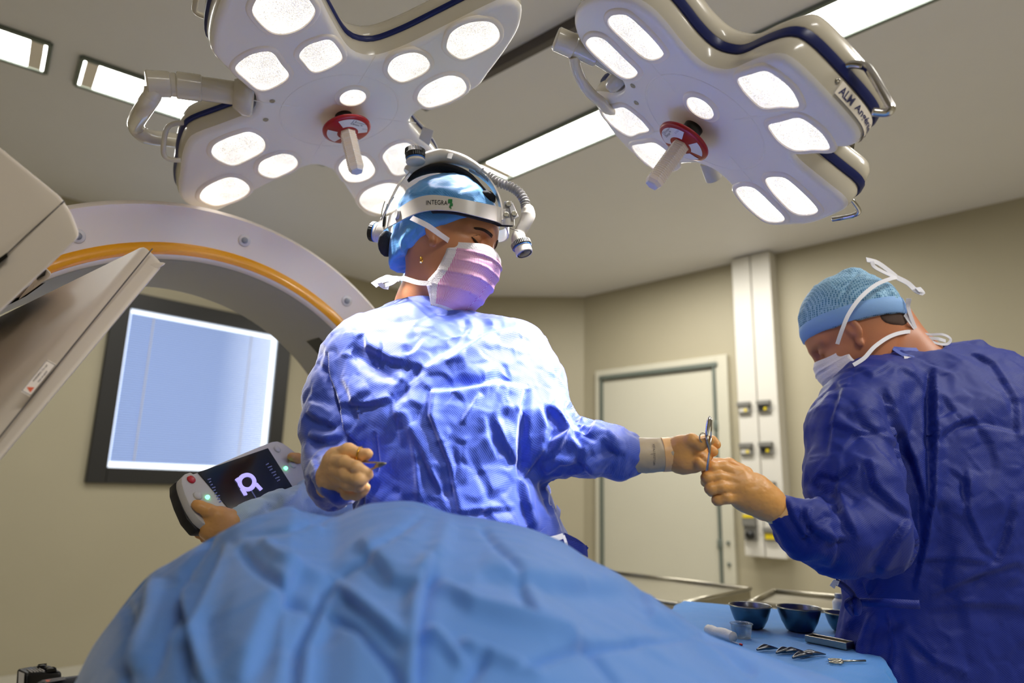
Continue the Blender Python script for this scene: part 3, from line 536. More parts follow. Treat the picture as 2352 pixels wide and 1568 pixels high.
# left light: joint cylinder, yoke, suspension arm and grab handles
def cpx(a, b, r, bev=0.002): return cyl(P(*a), P(*b), S(r, (a[2] + b[2]) / 2), 32, bev)
LY = 1.42
part('joint_cylinder', cpx((335, 191, 1.25), (392, 194, 1.27), 32, 0.003), M['cream'], SLl, auto=40)
part('joint_ring', cpx((390, 194, 1.27), (406, 195, 1.275), 29), M['cream'], SLl, auto=40)
part('joint_sleeve', cpx((405, 195, 1.275), (463, 203, 1.295), 33, 0.002), M['cream'], SLl, auto=40)
part('joint_shaft', cpx((461, 203, 1.295), (556, 216, 1.32), 29, 0.001), M['cream'], SLl, auto=40)
part('joint_housing', lathe([(0.001, -0.002), (0.036, 0), (0.042, 0.006), (0.042, 0.02), (0.036, 0.028), (0.03, 0.04), (0.001, 0.042)], P(582, 224, 1.328), P(530, 214, 1.31) - P(582, 224, 1.328), 32), M['cream'], SLl, auto=60)
part('joint_screw', lathe([(0.004, 0), (0.004, 0.002), (0, 0.002)], P(341, 187, 1.248), P(335, 191, 1.3) - P(392, 194, 1.4), 10), M['steel'], SLl)
part('yoke', tubepx([(352, 205, 1.26), (348, 222, 1.265), (330, 250, 1.29), (312, 285, 1.42), (330, 310, 1.46), (372, 318, 1.52), (420, 322, 1.58), (470, 315, 1.62), (600, 250, 1.62)], 19), M['cream'], SLl)
kb = P(600, 250, 1.62); kt = np.array([kb[0], kb[1], 2.94])
part('suspension_arm', tube([kb, kb * 0.5 + kt * 0.5, kt], 0.028, 20), M['cream'], SLl)
part('ceiling_flange', cyl((kb[0], kb[1], 2.93), (kb[0], kb[1], 3.0), 0.09, 32), M['cream'], SLl, auto=40)
part('grab_handle', tubepx([(425, 282, 1.40), (400, 284, 1.385), (383, 296, 1.375), (376, 330, 1.385), (377, 356, 1.40), (390, 366, 1.41), (415, 368, 1.42)], 6), M['cream'], SLl)
part('grab_handle', tubepx([(490, 38, 1.19), (466, 36, 1.17), (448, 24, 1.16), (450, 0, 1.14), (462, -30, 1.12), (495, -50, 1.12)], 7), M['cream'], SLl)
part('grab_handle', tubepx([(1166, -10, 1.27), (1190, -20, 1.25), (1200, -50, 1.22), (1190, -70, 1.2), (1166, -66, 1.2)], 6), M['cream'], SLl)
part('side_tab', hexa([P(*a) for a in ((972, 290, 1.56), (996, 300, 1.56), (986, 335, 1.58), (962, 318, 1.58), (972, 290, 1.57), (996, 300, 1.57), (986, 335, 1.59), (962, 318, 1.59))], 0.001), M['ltab'], SLl)
# right light: joint, yoke, arm, chrome handles, name plate
part('joint_cylinder', cpx((1276, 88, 1.22), (1322, 108, 1.23), 30, 0.003), M['cream'], SLr, auto=40)
part('joint_sleeve', cpx((1318, 106, 1.23), (1372, 132, 1.245), 25, 0.002), M['cream'], SLr, auto=40)
part('joint_shaft', cpx((1370, 130, 1.245), (1425, 165, 1.27), 18, 0.001), M['cream'], SLr, auto=40)
part('joint_housing', lathe([(0.001, -0.002), (0.028, 0), (0.033, 0.006), (0.033, 0.02), (0.026, 0.03), (0.001, 0.034)], P(1432, 190, 1.29), P(1395, 150, 1.27) - P(1432, 190, 1.29), 32), M['cream'], SLr, auto=60)
part('yoke', tubepx([(1318, 130, 1.24), (1325, 160, 1.26), (1345, 200, 1.29), (1378, 232, 1.33), (1420, 250, 1.37), (1560, 180, 1.42)], 13), M['cream'], SLr)
kb = P(1560, 180, 1.42); kt = np.array([kb[0], kb[1], 2.94])
part('suspension_arm', tube([kb, kb * 0.5 + kt * 0.5, kt], 0.028, 20), M['cream'], SLr)
part('ceiling_flange', cyl((kb[0], kb[1], 2.93), (kb[0], kb[1], 3.0), 0.09, 32), M['cream'], SLr, auto=40)
part('camera_stub', cyl(P(1625, 370, 1.40), P(1640, 412, 1.43), 0.018, 20, 0.002), M['ltab'], SLr, auto=40)
def edge_pt(L, u, v, h): return L(u, v, h)
def handleR(a, b, out, r=0.0072):
    """chrome D handle between two plate-plane points, out = direction in plane"""
    d = np.array(out); pts = [LR(*a, 0.075), LR(*(np.array(a) + d * 0.6), 0.078), LR(*(np.array(a) + d), 0.08) + nrm(LR(*b) - LR(*a)) * 0.012, LR(*(np.array(b) + d), 0.08) - nrm(LR(*b) - LR(*a)) * 0.012, LR(*(np.array(b) + d * 0.6), 0.078), LR(*b, 0.075)]
    return part('chrome_handle', tube(catmull(pts, 7), r, 14), M['chrome'], SLr)
part('chrome_handle', tube(catmull([P(*a) for a in ((1925, 160, .945), (1932, 156, .935), (1955, 148, .925), (1985, 152, .915), (2002, 170, .905), (2042, 238, .895), (2045, 252, .895), (2034, 259, .90), (2004, 257, .905))], 7), 0.0062, 14), M['chrome'], SLr)
part('chrome_handle', tube(catmull([P(*a) for a in ((1945, 454, 1.28), (1958, 462, 1.28), (1972, 484, 1.29), (1962, 494, 1.30), (1935, 500, 1.32), (1910, 504, 1.33))], 7), 0.0052, 14), M['chrome'], SLr)
part('chrome_handle', tube(catmull([P(*a) for a in ((1352, 12, 1.12), (1342, 0, 1.12), (1338, -20, 1.1), (1350, -35, 1.1))], 7), 0.006, 14), M['chrome'], SLr)
# ------------------------------------------------------------------ imaging gantry: ring, panels
GN = nrm([math.sin(.78) * math.cos(.019), -math.cos(.78) * math.cos(.019), math.sin(.019)]); GC = np.array([-.752, 1.679, 1.103])
gan = thing('imaging_gantry', 'large white ring-shaped scanner with orange stripe and two white panels at left', 'medical scanner', (GC[0], GC[1], 0))
part('ring_shell', lathe([(.603, -.320), (.597, -.31), (.597, -.006), (.600, .002), (.606, .0055), (.634, .006), (.70, .022), (.722, .033), (.735, .02), (.738, 0), (.738, -.30), (.73, -.32), (.603, -.320)], GC, GN, 160, cap=False), M['gant'], gan, auto=55)
part('orange_stripe', lathe([(.6055, .0058), (.6065, .0068), (.6355, .0076), (.6365, .0060)], GC, GN, 160, cap=False), M['orange'], gan)
part('bore_lining', lathe([(.5965, -.318), (.5955, -.31), (.5955, -.012), (.5965, -.008)], GC, GN, 160, cap=False), M['gantin'], gan)
for px in ((178, 542), (561, 552), (796, 691)):
    q = PPL(*px, GC + GN * .024, GN); rr = np.linalg.norm(q - GC); hh = .006 + (rr - .634) / .066 * .016
    sd = part('sensor', lathe([(.0165, .0015), (.015, .003), (.0001, .003)], PPL(*px, GC + GN * hh, GN), GN + (nrm(q - GC)) * -.22, 24), M['white'], gan); part('sensor_lens', lathe([(.0085, .003), (.0085, .0042), (.0001, .0042)], PPL(*px, GC + GN * hh, GN), GN + (nrm(q - GC)) * -.22, 20), M['dot'], sd)
Fg = frame(GN)
def onbore(a, h, r=.594): return GC + Fg @ np.array([r * math.cos(a), r * math.sin(a), h])
def bore_ang(px, h):
    best = min(np.linspace(0, 6.283, 1500), key=lambda a: abs(np.hypot(*(proj(onbore(a, h))[0][0] - px)))); return best
aa = bore_ang(np.array([752, 772]), -.06); ab = bore_ang(np.array([720, 800]), -.20)
a1, a2 = bore_ang(np.array([740, 767]), -.10), bore_ang(np.array([775, 800]), -.10)
part('bore_vent', (np.array([onbore(a, h) for a in np.linspace(a1, a1 + (a2 - a1) * 1.3, 6) for h in (-.10, -.175)]), [[2 * i, 2 * i + 1, 2 * i + 3, 2 * i + 2] for i in range(5)]), M['black'], gan)
part('pedestal', merge(box((GC[0], GC[1], .19) - GN * .16 * [1, 1, 0], (1.0, .5, .38), rotz(.78), .04, 3), box((GC[0], GC[1], .06) - GN * .16 * [1, 1, 0], (1.3, .8, .12), rotz(.78), .04, 3)), M['gant'], gan, auto=40)
# lower panel: long slab whose narrow side faces the camera
def H8(near, far, yn, yf): return [P(*p, y) for p, y in zip(near, yn)] + [P(*p, y) for p, y in zip(far, yf)]
slab = hexa(H8([(336, 556), (384, 603), (-190, 1293), (-262, 1235)], [(-120, 782), (-60, 850), (-700, 1480), (-800, 1400)], (1.12, 1.10, .86, .88), (1.70, 1.70, 1.45, 1.45)), .014, 4)
# concave inner face between near edge and far edge
part('detector_panel', slab, M['gsh'], gan, auto=40)
E1 = [P(*a) for a in ((345, 566, 1.105), (240, 692, 1.06), (120, 850, 1.00), (0, 1003, .94), (-80, 1110, .90))]
pb = bpy.data.objects['detector_panel']
part('seam', tube(resample([P(350, 571, 1.095), P(175, 785, 1.012), P(0, 1003, .93), P(-100, 1130, .885)], 12), .0012, 6), M['seam'], pb)
tipw = merge(hexa(H8([(322, 600), (384, 603), (340, 634), (300, 640)], [(322, 600), (384, 603), (340, 634), (300, 640)], (1.1, 1.095, 1.09, 1.09), (1.2, 1.2, 1.2, 1.2)), .006, 2)); part('panel_lip', tipw, M['gsh'], pb, auto=40)
# warning label on the narrow side
def lab(px, y): return P(*px, y)
LBL = [(112, 828), (122, 838), (64, 912), (50, 900)]
c0 = P(87, 870, .964); lt = nrm(P(117, 833, .99) - P(57, 906, .955)); lvn = nrm(np.cross(lt, ray(87, 870))); lnn = nrm(np.cross(lt, lvn)); lnn = lnn if lnn @ ray(87, 870) < 0 else -lnn
c0 = c0 + lnn * .004
pl_ = part('warning_label', box(c0, (np.linalg.norm(P(117, 833, .99) - P(57, 906, .955)), .0125, .001), np.array([lt, np.cross(lnn, lt), lnn]).T), M['gsh'], pb, smooth=False)
ly_ = np.cross(lnn, lt)
part('label_border', merge(*[box(c0 + ly_ * s * .0062 + lnn * .0007, (.0595, .0006, .0006), np.array([lt, ly_, lnn]).T) for s in (-1, 1)], *[box(c0 + lt * s * .0295 + lnn * .0007, (.0006, .012, .0006), np.array([lt, ly_, lnn]).T) for s in (-1, 1)]), M['seam'], pb, smooth=False)
tri = [c0 - lt * .0265 - ly_ * .0035 + lnn * .0009, c0 - lt * .0165 - ly_ * .0035 + lnn * .0009, c0 - lt * .0215 + ly_ * .0045 + lnn * .0009]
part('warning_triangle', (np.array(tri), [[0, 1, 2]]), M['orangel'], pl_, smooth=False)
part('lettering', merge(place2d(text_vf('WARNING: Do not', .004), c0 + lt * .007 + ly_ * .0025, lt, ly_, .0009), place2d(text_vf('lean on panel', .004), c0 + lt * .004 - ly_ * .0025, lt, ly_, .0009)), M['seam'], pl_, smooth=False)
# upper housing
part('source_housing', prism([P(*a) for a in ((-260, 140, .98), (0, 338, .96), (140, 452, .95), (166, 492, .945), (184, 540, .94), (172, 556, .94), (0, 718, .93), (-260, 960, .92))], nrm(ray(90, 500)) * .26, .012, 3), M['gsh'], gan, auto=40)
ph = bpy.data.objects['source_housing']
part('seam', tube([P(-40, 640, .9295), P(14, 585, .9355), P(60, 541, .9395), P(100, 505, .9435), P(139, 470, .9475)], .0011, 6), M['seam'], ph)
part('seam', tube([P(139, 470, .9475), P(148, 461, .949)], .0011, 6), M['seam'], ph)
part('slot', hexa(H8([(-30, 612), (16, 580), (18, 590), (-30, 628)], [(-30, 612), (16, 580), (18, 590), (-30, 628)], (.929,) * 4, (.945,) * 4)), M['black'], ph, smooth=False)
part('mounting_bracket', merge(hexa(H8([(104, 612), (121, 630), (80, 662), (40, 690)], [(104, 612), (121, 630), (80, 662), (40, 690)], (1.18,) * 4, (1.3,) * 4), .006, 2)), M['gsh'], gan, auto=40)
part('bracket_slot', hexa(H8([(86, 632), (106, 619), (103, 632), (84, 642)], [(86, 632), (106, 619), (103, 632), (84, 642)], (1.175,) * 4, (1.2,) * 4)), M['black'], gan, smooth=False)
part('dark_gap_block', hexa(H8([(105, 648), (60, 680), (-60, 700), (-60, 740)], [(60, 660), (30, 690), (-60, 705), (-60, 740)], (1.25,) * 4, (1.45,) * 4)), M['black'], gan, smooth=False)  # black block standing for the dark gap between housing and panel
# ------------------------------------------------------------------ patient drape
SIL = [(-60, 3400), (-40, 2700), (0, 2150), (60, 1850), (120, 1680), (170, 1568), (215, 1478), (290, 1380), (343, 1321), (395, 1290), (440, 1262), (490, 1233), (560, 1193), (620, 1175), (670, 1163), (690, 1171), (730, 1181), (770, 1186), (805, 1172), (840, 1158), (880, 1152), (925, 1149), (970, 1155), (1035, 1178), (1110, 1190), (1210, 1212), (1290, 1243), (1350, 1282), (1420, 1320), (1480, 1360), (1560, 1412), (1620, 1452), (1700, 1482), (1760, 1503), (1850, 1535), (1960, 1572), (2100, 1640), (2240, 1760), (2350, 2000), (2430, 2500), (2480, 3200)]
sl = catmull(SIL, 24); sl = resample(sl, 760); YR = .92
ts = np.r_[np.linspace(-.16, 0, 26)[:-1], np.linspace(0, 1, 330) ** 1.15 * .62, np.linspace(.622, .66, 30)]
Vd = np.empty((len(sl), len(ts), 3))
for i, (a, b) in enumerate(sl):
    R = P(a, b, YR)
    Y = YR * (1 - ts); k = Y / YR; g = np.where(ts >= 0, .30 * np.maximum(ts, 0) ** 1.5, 0)
    drop = np.where(ts < 0, 16.0 * ts ** 2 + 0.0 * ts, 0) + np.where(ts > .62, (ts - .62) / .04 * 1.0, 0)
    z = CAM[2] + (R[2] - CAM[2]) * k - g - drop * .9
    Vd[i, :, 0] = R[0] * np.where(ts < 0, 1 - ts * .5, k); Vd[i, :, 1] = Y; Vd[i, :, 2] = np.maximum(z, .015 + .002 * (i % 2))
nU, nV = len(sl), len(ts)
ii, jj = np.meshgrid(np.arange(nU - 1), np.arange(nV - 1), indexing='ij'); q0 = (ii * nV + jj).ravel(); Fd = np.c_[q0, q0 + 1, q0 + nV + 1, q0 + nV][:, ::-1]
Vf = Vd.reshape(-1, 3); Nn = vnorm(Vf, Fd)
if Nn[(nU // 2) * nV + nV // 3][2] < 0: Fd = Fd[:, ::-1]; Nn = -Nn
DR = [([(981, 1174), (880, 1245), (800, 1301), (770, 1325)], -.005, 9, 'v'), ([(770, 1323), (736, 1400), (698, 1480), (684, 1600)], -.009, 8, 's'), ([(770, 1323), (736, 1400), (698, 1480), (684, 1600)], -.006, 7, 'v'), ([(1100, 1205), (1150, 1270), (1196, 1324)], -.006, 9, 'v'), ([(990, 1280), (973, 1344), (959, 1409), (955, 1600)], .010, 11, 's'),
      ([(1000, 1335), (1089, 1402), (1234, 1445), (1306, 1463), (1349, 1487)], .009, 16, 'v'), ([(1190, 1545), (1260, 1512), (1342, 1489), (1460, 1474), (1600, 1462)], -.006, 9, 'v'), ([(1305, 1455), (1364, 1503), (1430, 1590)], -.005, 11, 'v'), ([(973, 1431), (1030, 1490), (1070, 1535)], .006, 12, 'v'), ([(1053, 1478), (1118, 1503), (1250, 1560)], .006, 12, 'v'), ([(1118, 1503), (1053, 1580)], -.006, 12, 'v'),
      ([(500, 1228), (485, 1240), (427, 1311), (411, 1350), (395, 1407), (348, 1560)], -.010, 8, 'v'), ([(420, 1330), (411, 1370), (440, 1470), (470, 1600)], -.008, 12, 's'), ([(517, 1247), (469, 1375), (434, 1471), (437, 1600)], -.008, 9, 's'), ([(549, 1254), (600, 1311), (724, 1397)], -.007, 12, 'v'), ([(343, 1324), (329, 1407), (290, 1540)], -.012, 16, 's'), ([(740, 1407), (820, 1432), (900, 1519), (940, 1600)], -.007, 10, 'v'), ([(769, 1343), (840, 1400), (930, 1480)], -.007, 12, 's'), ([(290, 1375), (285, 1470), (293, 1600)], -.006, 9, 'v'),
      ([(673, 1165), (600, 1192), (507, 1232), (480, 1244)], -.007, 6, 's'), ([(1602, 1459), (1664, 1504), (1735, 1555)], -.006, 10, 'v'), ([(770, 1186), (700, 1212), (560, 1234)], -.003, 6, 'v'), ([(670, 1166), (720, 1205), (745, 1215)], .003, 8, 's'), ([(600, 1240), (640, 1275), (760, 1330)], .005, 14, 'v'), ([(1196, 1324), (1225, 1400), (1230, 1420)], -.005, 12, 's'), ([(1470, 1350), (1500, 1420), (1560, 1450)], -.005, 12, 's'), ([(1030, 1180), (1010, 1260), (985, 1330)], .006, 22, 'v'), ([(1100, 1310), (1250, 1340), (1480, 1355)], -.007, 26, 's'), ([(820, 1240), (900, 1330), (960, 1350)], -.006, 20, 's'), ([(700, 1280), (620, 1400), (560, 1568)], .006, 24, 's'), ([(1600, 1462), (1720, 1500), (1850, 1560)], .005, 20, 's')]
dd = 1.15 * strokes(Vf, Nn, DR) + .007 * noise(Vf * [7, 7, 7] + 3) + .004 * facets(Vf, .14) + .0015 * facets(Vf + 2, .06)
tt_ = np.abs(np.tile(ts, nU)); dd *= np.clip(np.minimum(np.tile(ts + .02, nU) / .06, 1), 0, 1)
tags = np.clip((.62 - np.tile(ts, nU)) / .05, 0, 1); Vf = Vf + Nn * (dd * tags)[:, None]
dr = part('patient_drape', (Vf, Fd), M['drape']); sm = dr.modifiers.new('cloth_thickness', 'SOLIDIFY'); sm.thickness = .0015; sm.offset = -1
tag(dr, 'large light blue sterile drape covering the patient in the foreground', 'surgical drape')
# ------------------------------------------------------------------ instrument table with cloth and tools
TZ = .85; NR, FR, FL, NL = np.array([.60, 1.14]), np.array([.93, 1.86]), np.array([.51, 2.05]), np.array([.18, 1.33])
def tpt(u, v, z=TZ): q = (NL * (1 - u) + NR * u) * (1 - v) + (FL * (1 - u) + FR * u) * v; return np.array([q[0], q[1], z])
it = thing('instrument_table', 'steel-legged instrument table under a bright blue cloth, beside the man in dark blue', 'table', (.56, 1.6, 0))
part('tabletop', hexa([tpt(.03, .02, TZ - .03), tpt(.97, .02, TZ - .03), tpt(.97, .98, TZ - .03), tpt(.03, .98, TZ - .03), tpt(.03, .02, TZ - .004), tpt(.97, .02, TZ - .004), tpt(.97, .98, TZ - .004), tpt(.03, .98, TZ - .004)], .004), M['steel'], it, smooth=False)
for u, v in ((.08, .06), (.92, .06), (.92, .94), (.08, .94)): part('leg', cyl(tpt(u, v, 0), tpt(u, v, TZ - .03), .014, 16), M['steel'], it)
# cloth: grid over the top hanging at the sides
nu, nv = 90, 130; Vc = []; 
for i in range(nu + 1):
    for j in range(nv + 1):
        u = -.5 + 2.0 * i / nu; v = -.25 + 1.5 * j / nv; uc, vc = min(max(u, 0), 1), min(max(v, 0), 1); q = tpt(uc, vc)
        du, dv = u - uc, v - vc; ex = math.hypot(du * .42, dv * .82); out = .035 * (1 - math.exp(-ex * 18)); dx = (tpt(1, .5) - tpt(0, .5)) * (1 if du > 0 else -1 if du < 0 else 0); dy = (tpt(.5, 1) - tpt(.5, 0)) * (1 if dv > 0 else -1 if dv < 0 else 0)
        w = (nrm(dx) if du else 0) * abs(du) * .42 / (ex + 1e-9) + (nrm(dy) if dv else 0) * abs(dv) * .82 / (ex + 1e-9) if ex > 0 else np.zeros(3)
        q = q + w * out * (1 + .5 * math.sin(u * 40 + v * 31)); q[2] -= max(ex - .012, 0) * 1.0 if ex > 0 else 0; Vc.append(q)
Vc = np.array(Vc); q0 = np.array([i * (nv + 1) + j for i in range(nu) for j in range(nv)]); Fcc = np.c_[q0, q0 + nv + 1, q0 + nv + 2, q0 + 1]
on = (np.abs(Vc[:, 2] - TZ) < .001); Vc[:, 2] += .0015 + np.where(on, .0012 * np.clip(crumple(Vc, .12), 0, 1), 0)
tc_ = part('table_cloth', (Vc, Fcc), M['tcloth']); tag(tc_, 'bright blue cloth spread over the instrument table under the steel bowls', 'table cloth')
def tz(px, py, z=TZ + .003): return PZ(px, py, z)
def bowl(px, py, r, h, label, group='steel bowls on the instrument table'):
    c = tz(px, py); th = thing('steel_bowl', label, 'bowl', c, group)
    part('bowl_body', lathe([(.0001, .0005), (r * .5, .0005), (r * .62, .004), (r * .82, h * .42), (r * .96, h * .8), (r, h), (r * 1.0, h + .0015), (r * .975, h), (r * .93, h * .8), (r * .78, h * .42), (r * .56, .008), (.0001, .005)], c, (0, 0, 1), 40), M['dsteel'], th)
    part('rim', lathe([(r * .985, h), (r * 1.035, h + .0008), (r * 1.03, h - .002), (r * .99, h - .003), (r * .985, h)], c, (0, 0, 1), 40, cap=False), M['steel'], th)
bowl(1725, 1442, .046, .050, 'steel bowl on the blue cloth, leftmost of the bowls'); bowl(1838, 1450, .047, .052, 'steel bowl on the blue cloth, in the middle of the three bowls'); bowl(1936, 1450, .036, .040, 'smaller steel bowl half hidden behind the man in the dark blue gown')
c = tz(1704, 1464); cu = part('plastic_cup', lathe([(.0001, 0), (.018, 0), (.021, .018), (.0225, .028), (.0245, .028), (.0235, .030), (.0215, .029), (.0195, .018), (.0165, .002), (.0001, .002)], c, (0, 0, 1), 32), M['clear']); tag(cu, 'small clear plastic cup in front of the leftmost steel bowl', 'cup')
c = tz(1655, 1466); d = nrm(tz(1700, 1475) - tz(1610, 1447)); gz = part('gauze_roll', (lambda v: (v[0] + .002 * noise(v[0] * 90)[:, None] * [0, 0, 1], v[1]))(tube(catmull([c - d * .042 + [0, 0, .011], c - d * .015 + [0, 0, .009], c + d * .01 + [0, 0, .011], c + d * .04 + [0, 0, .010]], 8), [.010] * 3 + [.0115] * 19 + [.011] * 3, 16)), M['gauze']); tag(gz, 'folded white gauze lying on the blue table cloth beside the plastic cup', 'gauze')
c = tz(1690, 1478); sw = thing('cotton_swab', 'thin white swab with pink tip in front of the gauze', 'swab', c); d = nrm(tz(1710, 1483) - tz(1670, 1470))
part('stick', cyl(c - d * .03 + [0, 0, .002], c + d * .012 + [0, 0, .002], .0013, 8), M['label'], sw); part('tip', cyl(c + d * .012 + [0, 0, .002], c + d * .02 + [0, 0, .002], .0022, 10, .001), M['redb'], sw)
c = tz(1905, 1482); d = nrm(tz(1940, 1489) - tz(1870, 1475)); n_ = np.cross([0, 0, 1], d); ty = thing('steel_tray', 'shallow steel tray on the blue cloth beside the dark blue gown', 'tray', c); Rr = np.array([d, n_, [0, 0, 1]]).T
part('tray_base', box(c + [0, 0, .002], (.085, .03, .003), Rr, .001), M['steel'], ty, smooth=False); part('tray_rim', merge(*[box(c + n_ * s * .015 + [0, 0, .008], (.088, .0025, .013), Rr, .001) for s in (-1, 1)], *[box(c + d * s * .043 + [0, 0, .008], (.0025, .03, .013), Rr, .001) for s in (-1, 1)]), M['steel'], ty, smooth=False)
def forceps(px, py, ang, L, label, m='dsteel', bow=.006):
    c = tz(px, py); d = rotz(ang) @ np.array([1, 0, 0]); n_ = np.cross([0, 0, 1], d); th = thing('tissue_forceps', label, 'forceps', c, 'forceps on the instrument table')
    for s in (-1, 1): part('arm', ribbon(catmull([c - d * L / 2 + [0, 0, .003], c - d * L * .1 + n_ * s * bow + [0, 0, .007], c + d * L * .2 + n_ * s * bow * .8 + [0, 0, .006], c + d * L / 2 + n_ * s * .001 + [0, 0, .003]], 6), np.r_[np.linspace(.003, .008, 8), np.linspace(.008, .0015, 11)], n_, .0015), M[m], th)
forceps(1762, 1494, .35, .05, 'small dark forceps near the edge of the patient drape, leftmost of the forceps'); forceps(1805, 1500, .5, .055, 'dark forceps with splayed arms, second from the left of the forceps'); forceps(1822, 1501, .2, .05, 'dark forceps crossing the splayed forceps at its right'); forceps(1845, 1511, .5, .06, 'dark forceps in the right pair, pointing steeply back'); forceps(1865, 1507, .25, .06, 'dark forceps in the right pair, pointing right')
c = tz(1920, 1522); cl = thing('towel_clamp', 'small steel clamp with two rings at the edge of the dark blue gown', 'clamp', c)
for k in (-1, 1): part('finger_ring', tube([c + np.array([.012 * math.cos(a) + .004 * k, .006 * math.sin(a) + .010 * k, .003]) for a in np.linspace(0, 6.283, 24, endpoint=False)], .0018, 8, closed=True), M['steel'], cl)
part('shaft', cyl(c + [.01, 0, .003], c + [.06, .01, .003], .002, 8), M['steel'], cl)
c = tz(1940, 1436); bt = thing('white_bottle', 'white bottle standing among the bowls next to the dark blue gown', 'bottle', c)
part('bottle_body', lathe([(.0001, 0), (.014, 0), (.015, .003), (.015, .05), (.010, .058), (.0001, .058)], c + [0, .02, 0], (0, 0, 1), 24), M['gauze'], bt); part('cap', cyl(c + [0, .02, .056], c + [0, .02, .07], .009, 20, .001), M['ltab'], bt)
# steel tables behind
def stable(name, label, pts, z, legs):
    c = np.mean(pts, axis=0); th = thing(name, label, 'table', (c[0], c[1], 0)); t3 = [np.array([*p, z]) for p in pts]
    part('tabletop', prism([p - [0, 0, .035] for p in t3], np.array([0, 0, .035]), .004), M['steel'], th, smooth=False)
    part('raised_rim', merge(*[tube([t3[i] + [0, 0, .008], t3[(i + 1) % 4] + [0, 0, .008]], .008, 8) for i in range(4)]), M['steel'], th)
    for i in range(4):
        q = t3[i] * .94 + np.array([*c, z]) * .06; part('leg', cyl([q[0], q[1], 0], [q[0], q[1], z - .03], .016, 14), M['steel'], th)
    part('lower_shelf', prism([(p * .93 + np.array([*c, z]) * .07) * [1, 1, 0] + [0, 0, .28] for p in t3], np.array([0, 0, .02])), M['steel'], th, smooth=False)
Z1 = .76; A = PZ(1557, 1392, Z1)[:2]; B = PZ(1720, 1357, Z1)[:2]; dB = nrm(B - A); nB = np.array([-dB[1], dB[0]]); B = A + dB * .62
stable('steel_table', 'low stainless steel table standing in front of the door', [A, B, B + nB * .75, A + nB * .75], Z1, 4)
Z2 = .80; A = PZ(1716, 1393, Z2)[:2]; B = PZ(1945, 1418, Z2)[:2]; dB = nrm(B - A); nB = np.array([-dB[1], dB[0]]); dB2 = dB
stable('steel_cart', 'steel table with raised rim behind the bowls and the man in the dark gown', [A + nB * .03, B + dB * .25 + nB * .03, B + dB * .25 + nB * .4, A + nB * .4], Z2, 4)
# ------------------------------------------------------------------ black battery unit bottom left
bb = thing('battery_unit', 'black battery block with a white data sticker at the bottom left corner', 'battery', P(75, 1600, 1.2) * [1, 1, 0])
BQ = lambda n_, f_, yn, yf: hexa(H8(n_, f_, yn, yf), .005, 3)
part('case', merge(BQ([(38, 1534), (62, 1546), (60, 1640), (30, 1640)], [(72, 1528), (104, 1540), (104, 1640), (60, 1640)], (1.176, 1.164, 1.164, 1.176), (1.224, 1.2, 1.2, 1.224)), BQ([(62, 1545), (142, 1540), (142, 1640), (60, 1640)], [(72, 1529), (118, 1527), (118, 1640), (60, 1640)], (1.164, 1.176, 1.176, 1.164), (1.236, 1.248, 1.248, 1.236))), M['black'], bb, auto=40)
part('sticker', hexa([P(*a) for a in ((43, 1541, 1.166), (56, 1546, 1.159), (54, 1580, 1.159), (41, 1578, 1.166), (43, 1541, 1.169), (56, 1546, 1.162), (54, 1580, 1.162), (41, 1578, 1.169))]), M['label'], bb, smooth=False)
part('terminal_ridges', merge(*[tube([P(62 + i * 7, 1537 - i * .7, 1.182), P(74 + i * 7, 1543 - i * .7, 1.166)], .0008, 6) for i in range(5)]), M['ltab'], bb)
part('latch', merge(BQ([(84, 1530), (104, 1527), (106, 1534), (86, 1537)], [(88, 1526), (108, 1524), (108, 1530), (88, 1532)], (1.188,) * 4, (1.236,) * 4), BQ([(104, 1537), (130, 1533), (132, 1541), (104, 1545)], [(102, 1533), (124, 1530), (124, 1538), (102, 1540)], (1.17,) * 4, (1.2,) * 4)), M['black'], bb, auto=40)
part('stand', cyl(P(75, 1640, 1.2) * [1, 1, 0], P(75, 1630, 1.2), .03, 16), M['black'], bb)
rb = thing('equipment_rail', 'dark bar with a warning sticker, passing behind the drape at the bottom left', 'rail', P(120, 1600, .9) * [1, 1, 0])
part('bar', hexa(H8([(84, 1566), (180, 1551), (180, 1600), (84, 1640)], [(96, 1560), (200, 1548), (200, 1600), (96, 1640)], (1.116, 1.152, 1.152, 1.116), (1.2, 1.236, 1.236, 1.2)), .003, 2), M['black'], rb, auto=40)
part('warning_sticker', hexa([P(*a) for a in ((96, 1561.5, 1.134), (146, 1554, 1.152), (152, 1560, 1.134), (104, 1568, 1.116), (96, 1561, 1.134), (146, 1553.5, 1.152), (152, 1559.5, 1.134), (104, 1567.5, 1.116))]), M['seam'], rb, smooth=False)
part('orange_mark', hexa([P(*a) for a in ((104, 1561.5, 1.128), (117, 1560.5, 1.134), (112, 1565, 1.122), (107, 1565, 1.122), (104, 1561, 1.128), (117, 1560, 1.134), (112, 1564.5, 1.122), (107, 1564.5, 1.122))]), M['orangel'], rb, smooth=False)
part('post', cyl(P(130, 1600, 1.14) * [1, 1, 0], P(130, 1590, 1.14), .02, 12), M['black'], rb)
